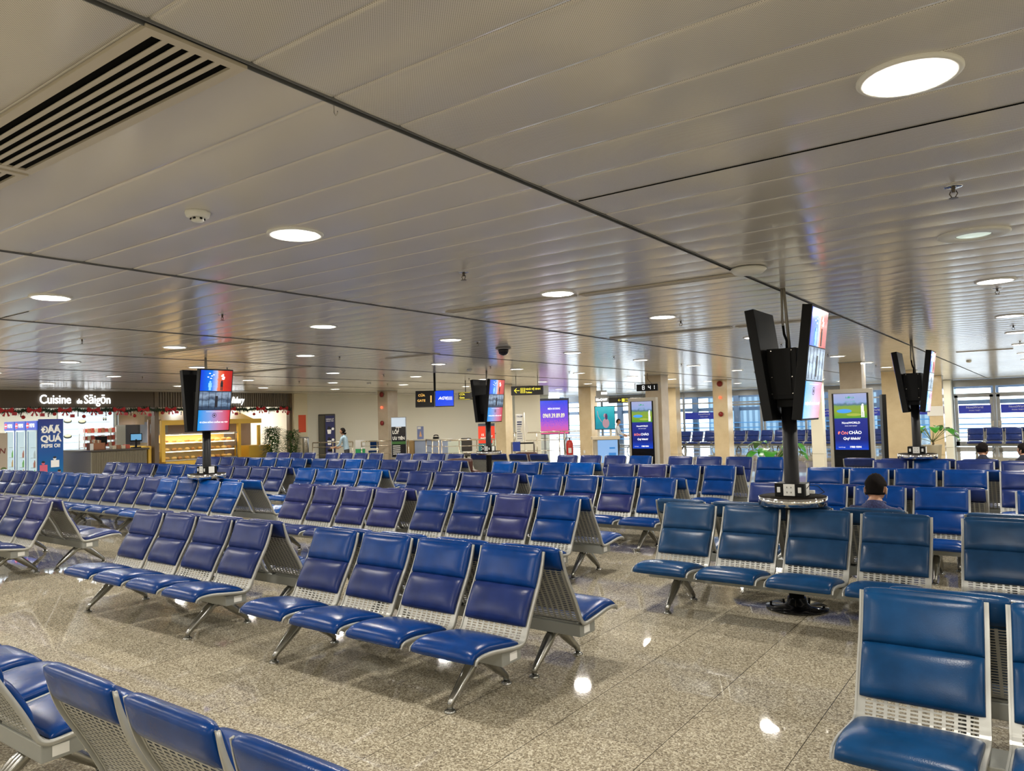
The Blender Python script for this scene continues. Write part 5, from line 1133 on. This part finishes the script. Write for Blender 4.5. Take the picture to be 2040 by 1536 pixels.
short = lambda x, y, z: (y < -.25 and z < .42) or (z < -.52) or (z < -.05 and y < .15) or (abs(x) > .9 and z < .12)
J, E_ = seated(-.02, 0, -.09)
person('man in navy patterned shirt and white face mask, seated with his back to the viewer', (-1.30, 7.45, 0), 0, J, E_, [SKIN, cloth('shirt_navy', (.035, .045, .14), (.018, .022, .07), 90), TRS, SHOE], reg_seated, {'c': (0, .0, 1.062), 'yaw': pi, 'pitch': .12, 's': 1.1}, short, straps)
J, E_ = seated(0, 0, -.11)
person('seated man in black shirt with thick black hair, turned slightly right', (-.90, 14.62, 0), 0, J, E_, [SKIN, cloth('shirt_black', (.01, .012, .03), (.006, .008, .02)), TRS, SHOE], reg_seated, {'c': (0, .01, 1.05), 'yaw': pi-.55}, lambda x, y, z: (y < -.35 and z < .35) or z < -.35)
J, E_ = seated(0, 0, -.11)
person('seated man at the right edge with dark hair, face in profile', (-.34, 14.62, 0), 0, J, E_, [SKIN, MATS['shirt_black'], TRS, SHOE], reg_seated, {'c': (0, .01, 1.04), 'yaw': pi+.9}, lambda x, y, z: (y < -.35 and z < .35) or z < -.35)
# stooping woman in light blue, seen from behind and walking left
def standing(lean, reach):
    J = {'pelvis': ((0, 0, .86), (.145, .105)), 'waist': ((0, -lean*.4, 1.02), (.125, .095)), 'chest': ((0, -lean*.8, 1.20), (.155, .105)), 'neckb': ((0, -lean*1.15, 1.34), (.07, .06)), 'neck': ((0, -lean*1.3, 1.38), .045), 'skull': ((0, -lean*1.45, 1.43), .045)}
    E_ = [('pelvis', 'waist'), ('waist', 'chest'), ('chest', 'neckb'), ('neckb', 'neck'), ('neck', 'skull')]
    for sg, p in ((-1, 'l'), (1, 'r')):
        rch = reach if sg == 1 else reach*.8
        J[p+'sh'] = ((sg*.165, -lean*1.0, 1.28), .050); J[p+'el'] = ((sg*.20, -lean-.08*rch, 1.03), .038); J[p+'wr'] = ((sg*.17, -lean-.30*rch, .93), .026); J[p+'hand'] = ((sg*.165, -lean-.37*rch, .915), (.020, .036))
        E_ += [('chest', p+'sh'), (p+'sh', p+'el'), (p+'el', p+'wr'), (p+'wr', p+'hand')]; fingers(J, E_, J[p+'hand'][0], sg, (0, -1, -.15), (-sg, 0, -.3), p)
        J[p+'hip'] = ((sg*.085, 0, .82), .085); J[p+'kn'] = ((sg*.09, -.02+sg*.05, .46), .055); J[p+'an'] = ((sg*.09, .02+sg*.06, .09), .036); J[p+'toe'] = ((sg*.095, -.12+sg*.06, .035), (.038, .03))
        E_ += [('pelvis', p+'hip'), (p+'hip', p+'kn'), (p+'kn', p+'an'), (p+'an', p+'toe')]
    return J, E_
J, E_ = standing(.10, 1.0)
def reg_st(c):
    if c.z > 1.36: return 0
    if c.z < .07: return 3
    if c.z < .86 and abs(c.x) < .24 and c.y > -.22: return 2
    if c.z < .99 and c.y < -.28: return 0
    return 1
def bun_(t, hc, hr):
    part('hair_bun', lambda b_: ball(b_, hc+hr@Vector((0, .10, -.05)), .045, 12), HAIR, t); part('hair_tie', lambda b_: ball(b_, hc+hr@Vector((0, .105, -.015)), .03, 10, (1.3, .6, .4)), WHITE, t)
    part('carried_bag', lambda b_: ball(b_, Vector((.16, -.55, .86)), .08, 10, (.8, 1.2, .7)), BLACK, t)
wt = person('woman in light blue shirt with tied black hair, stooping and walking left', (-19.5, 17.4, 0), -1.15, J, E_, [SKIN, cloth('shirt_pale_blue', (.34, .47, .56), (.28, .40, .50), 30), TRS, SHOE], reg_st, {'c': (0, -.155, 1.475), 'pitch': -.15}, lambda x, y, z: (y < -.3 and z < .35) or z < -.6, bun_)
J, E_ = standing(.04, 1.1)
sw_ = person('staff member in white shirt and dark trousers pushing a wheelchair', (-14.6, 27.75, 0), 1.9, J, E_, [SKIN, cloth('shirt_white', (.55, .57, .60), (.45, .48, .52), 30), TRS, SHOE], reg_st, {'c': (0, -.075, 1.50)}, lambda x, y, z: (y < -.3 and z < .35) or z < -.5)
t = thing('wheelchair', 'folding wheelchair with blue bag pushed by the staff member', 'wheelchair', (-13.65, 27.75, 0), .2)
part('seat', lambda b_: bx(b_, (0, 0, .5), (.42, .42, .04)), BLACK, t); part('backrest', lambda b_: bx(b_, (-.22, 0, .75), (.03, .42, .45)), mat('maroon_cloth', (.10, .015, .015), .7), t); part('frame', lambda b_: [tube(b_, [(-.4, sg*.22, .95), (-.22, sg*.22, .95), (-.22, sg*.22, .3), (.25, sg*.22, .3), (.35, sg*.22, .1)], .013, 6) for sg in (-1,)], CHROME, t); part('frame', lambda b_: tube(b_, [(-.4, .22, .95), (-.22, .22, .95), (-.22, .22, .3), (.25, .22, .3), (.35, .22, .1)], .013, 6), CHROME, t)
for sg in (-1, 1):
    part('wheel', lambda b_: tube(b_, [(-.1+.29*cos(a), sg*.27, .30+.29*sin(a)) for a in [2*pi*k/24 for k in range(25)]], .014, 6), BLACK, t); part('caster', lambda b_: cyl(b_, (.3, sg*.22-.015, .07), (.3, sg*.22+.015, .07), .07, n=14), BLACK, t)
tag(part('blue_bag', lambda b_: bx(b_, (0, 0, .66), (.3, .26, .28), bev=.04), mat('bag_blue', (.01, .03, .30), .5), loc=(-13.63, 27.75, -.15)), 'blue bag resting on the wheelchair seat', 'bag')
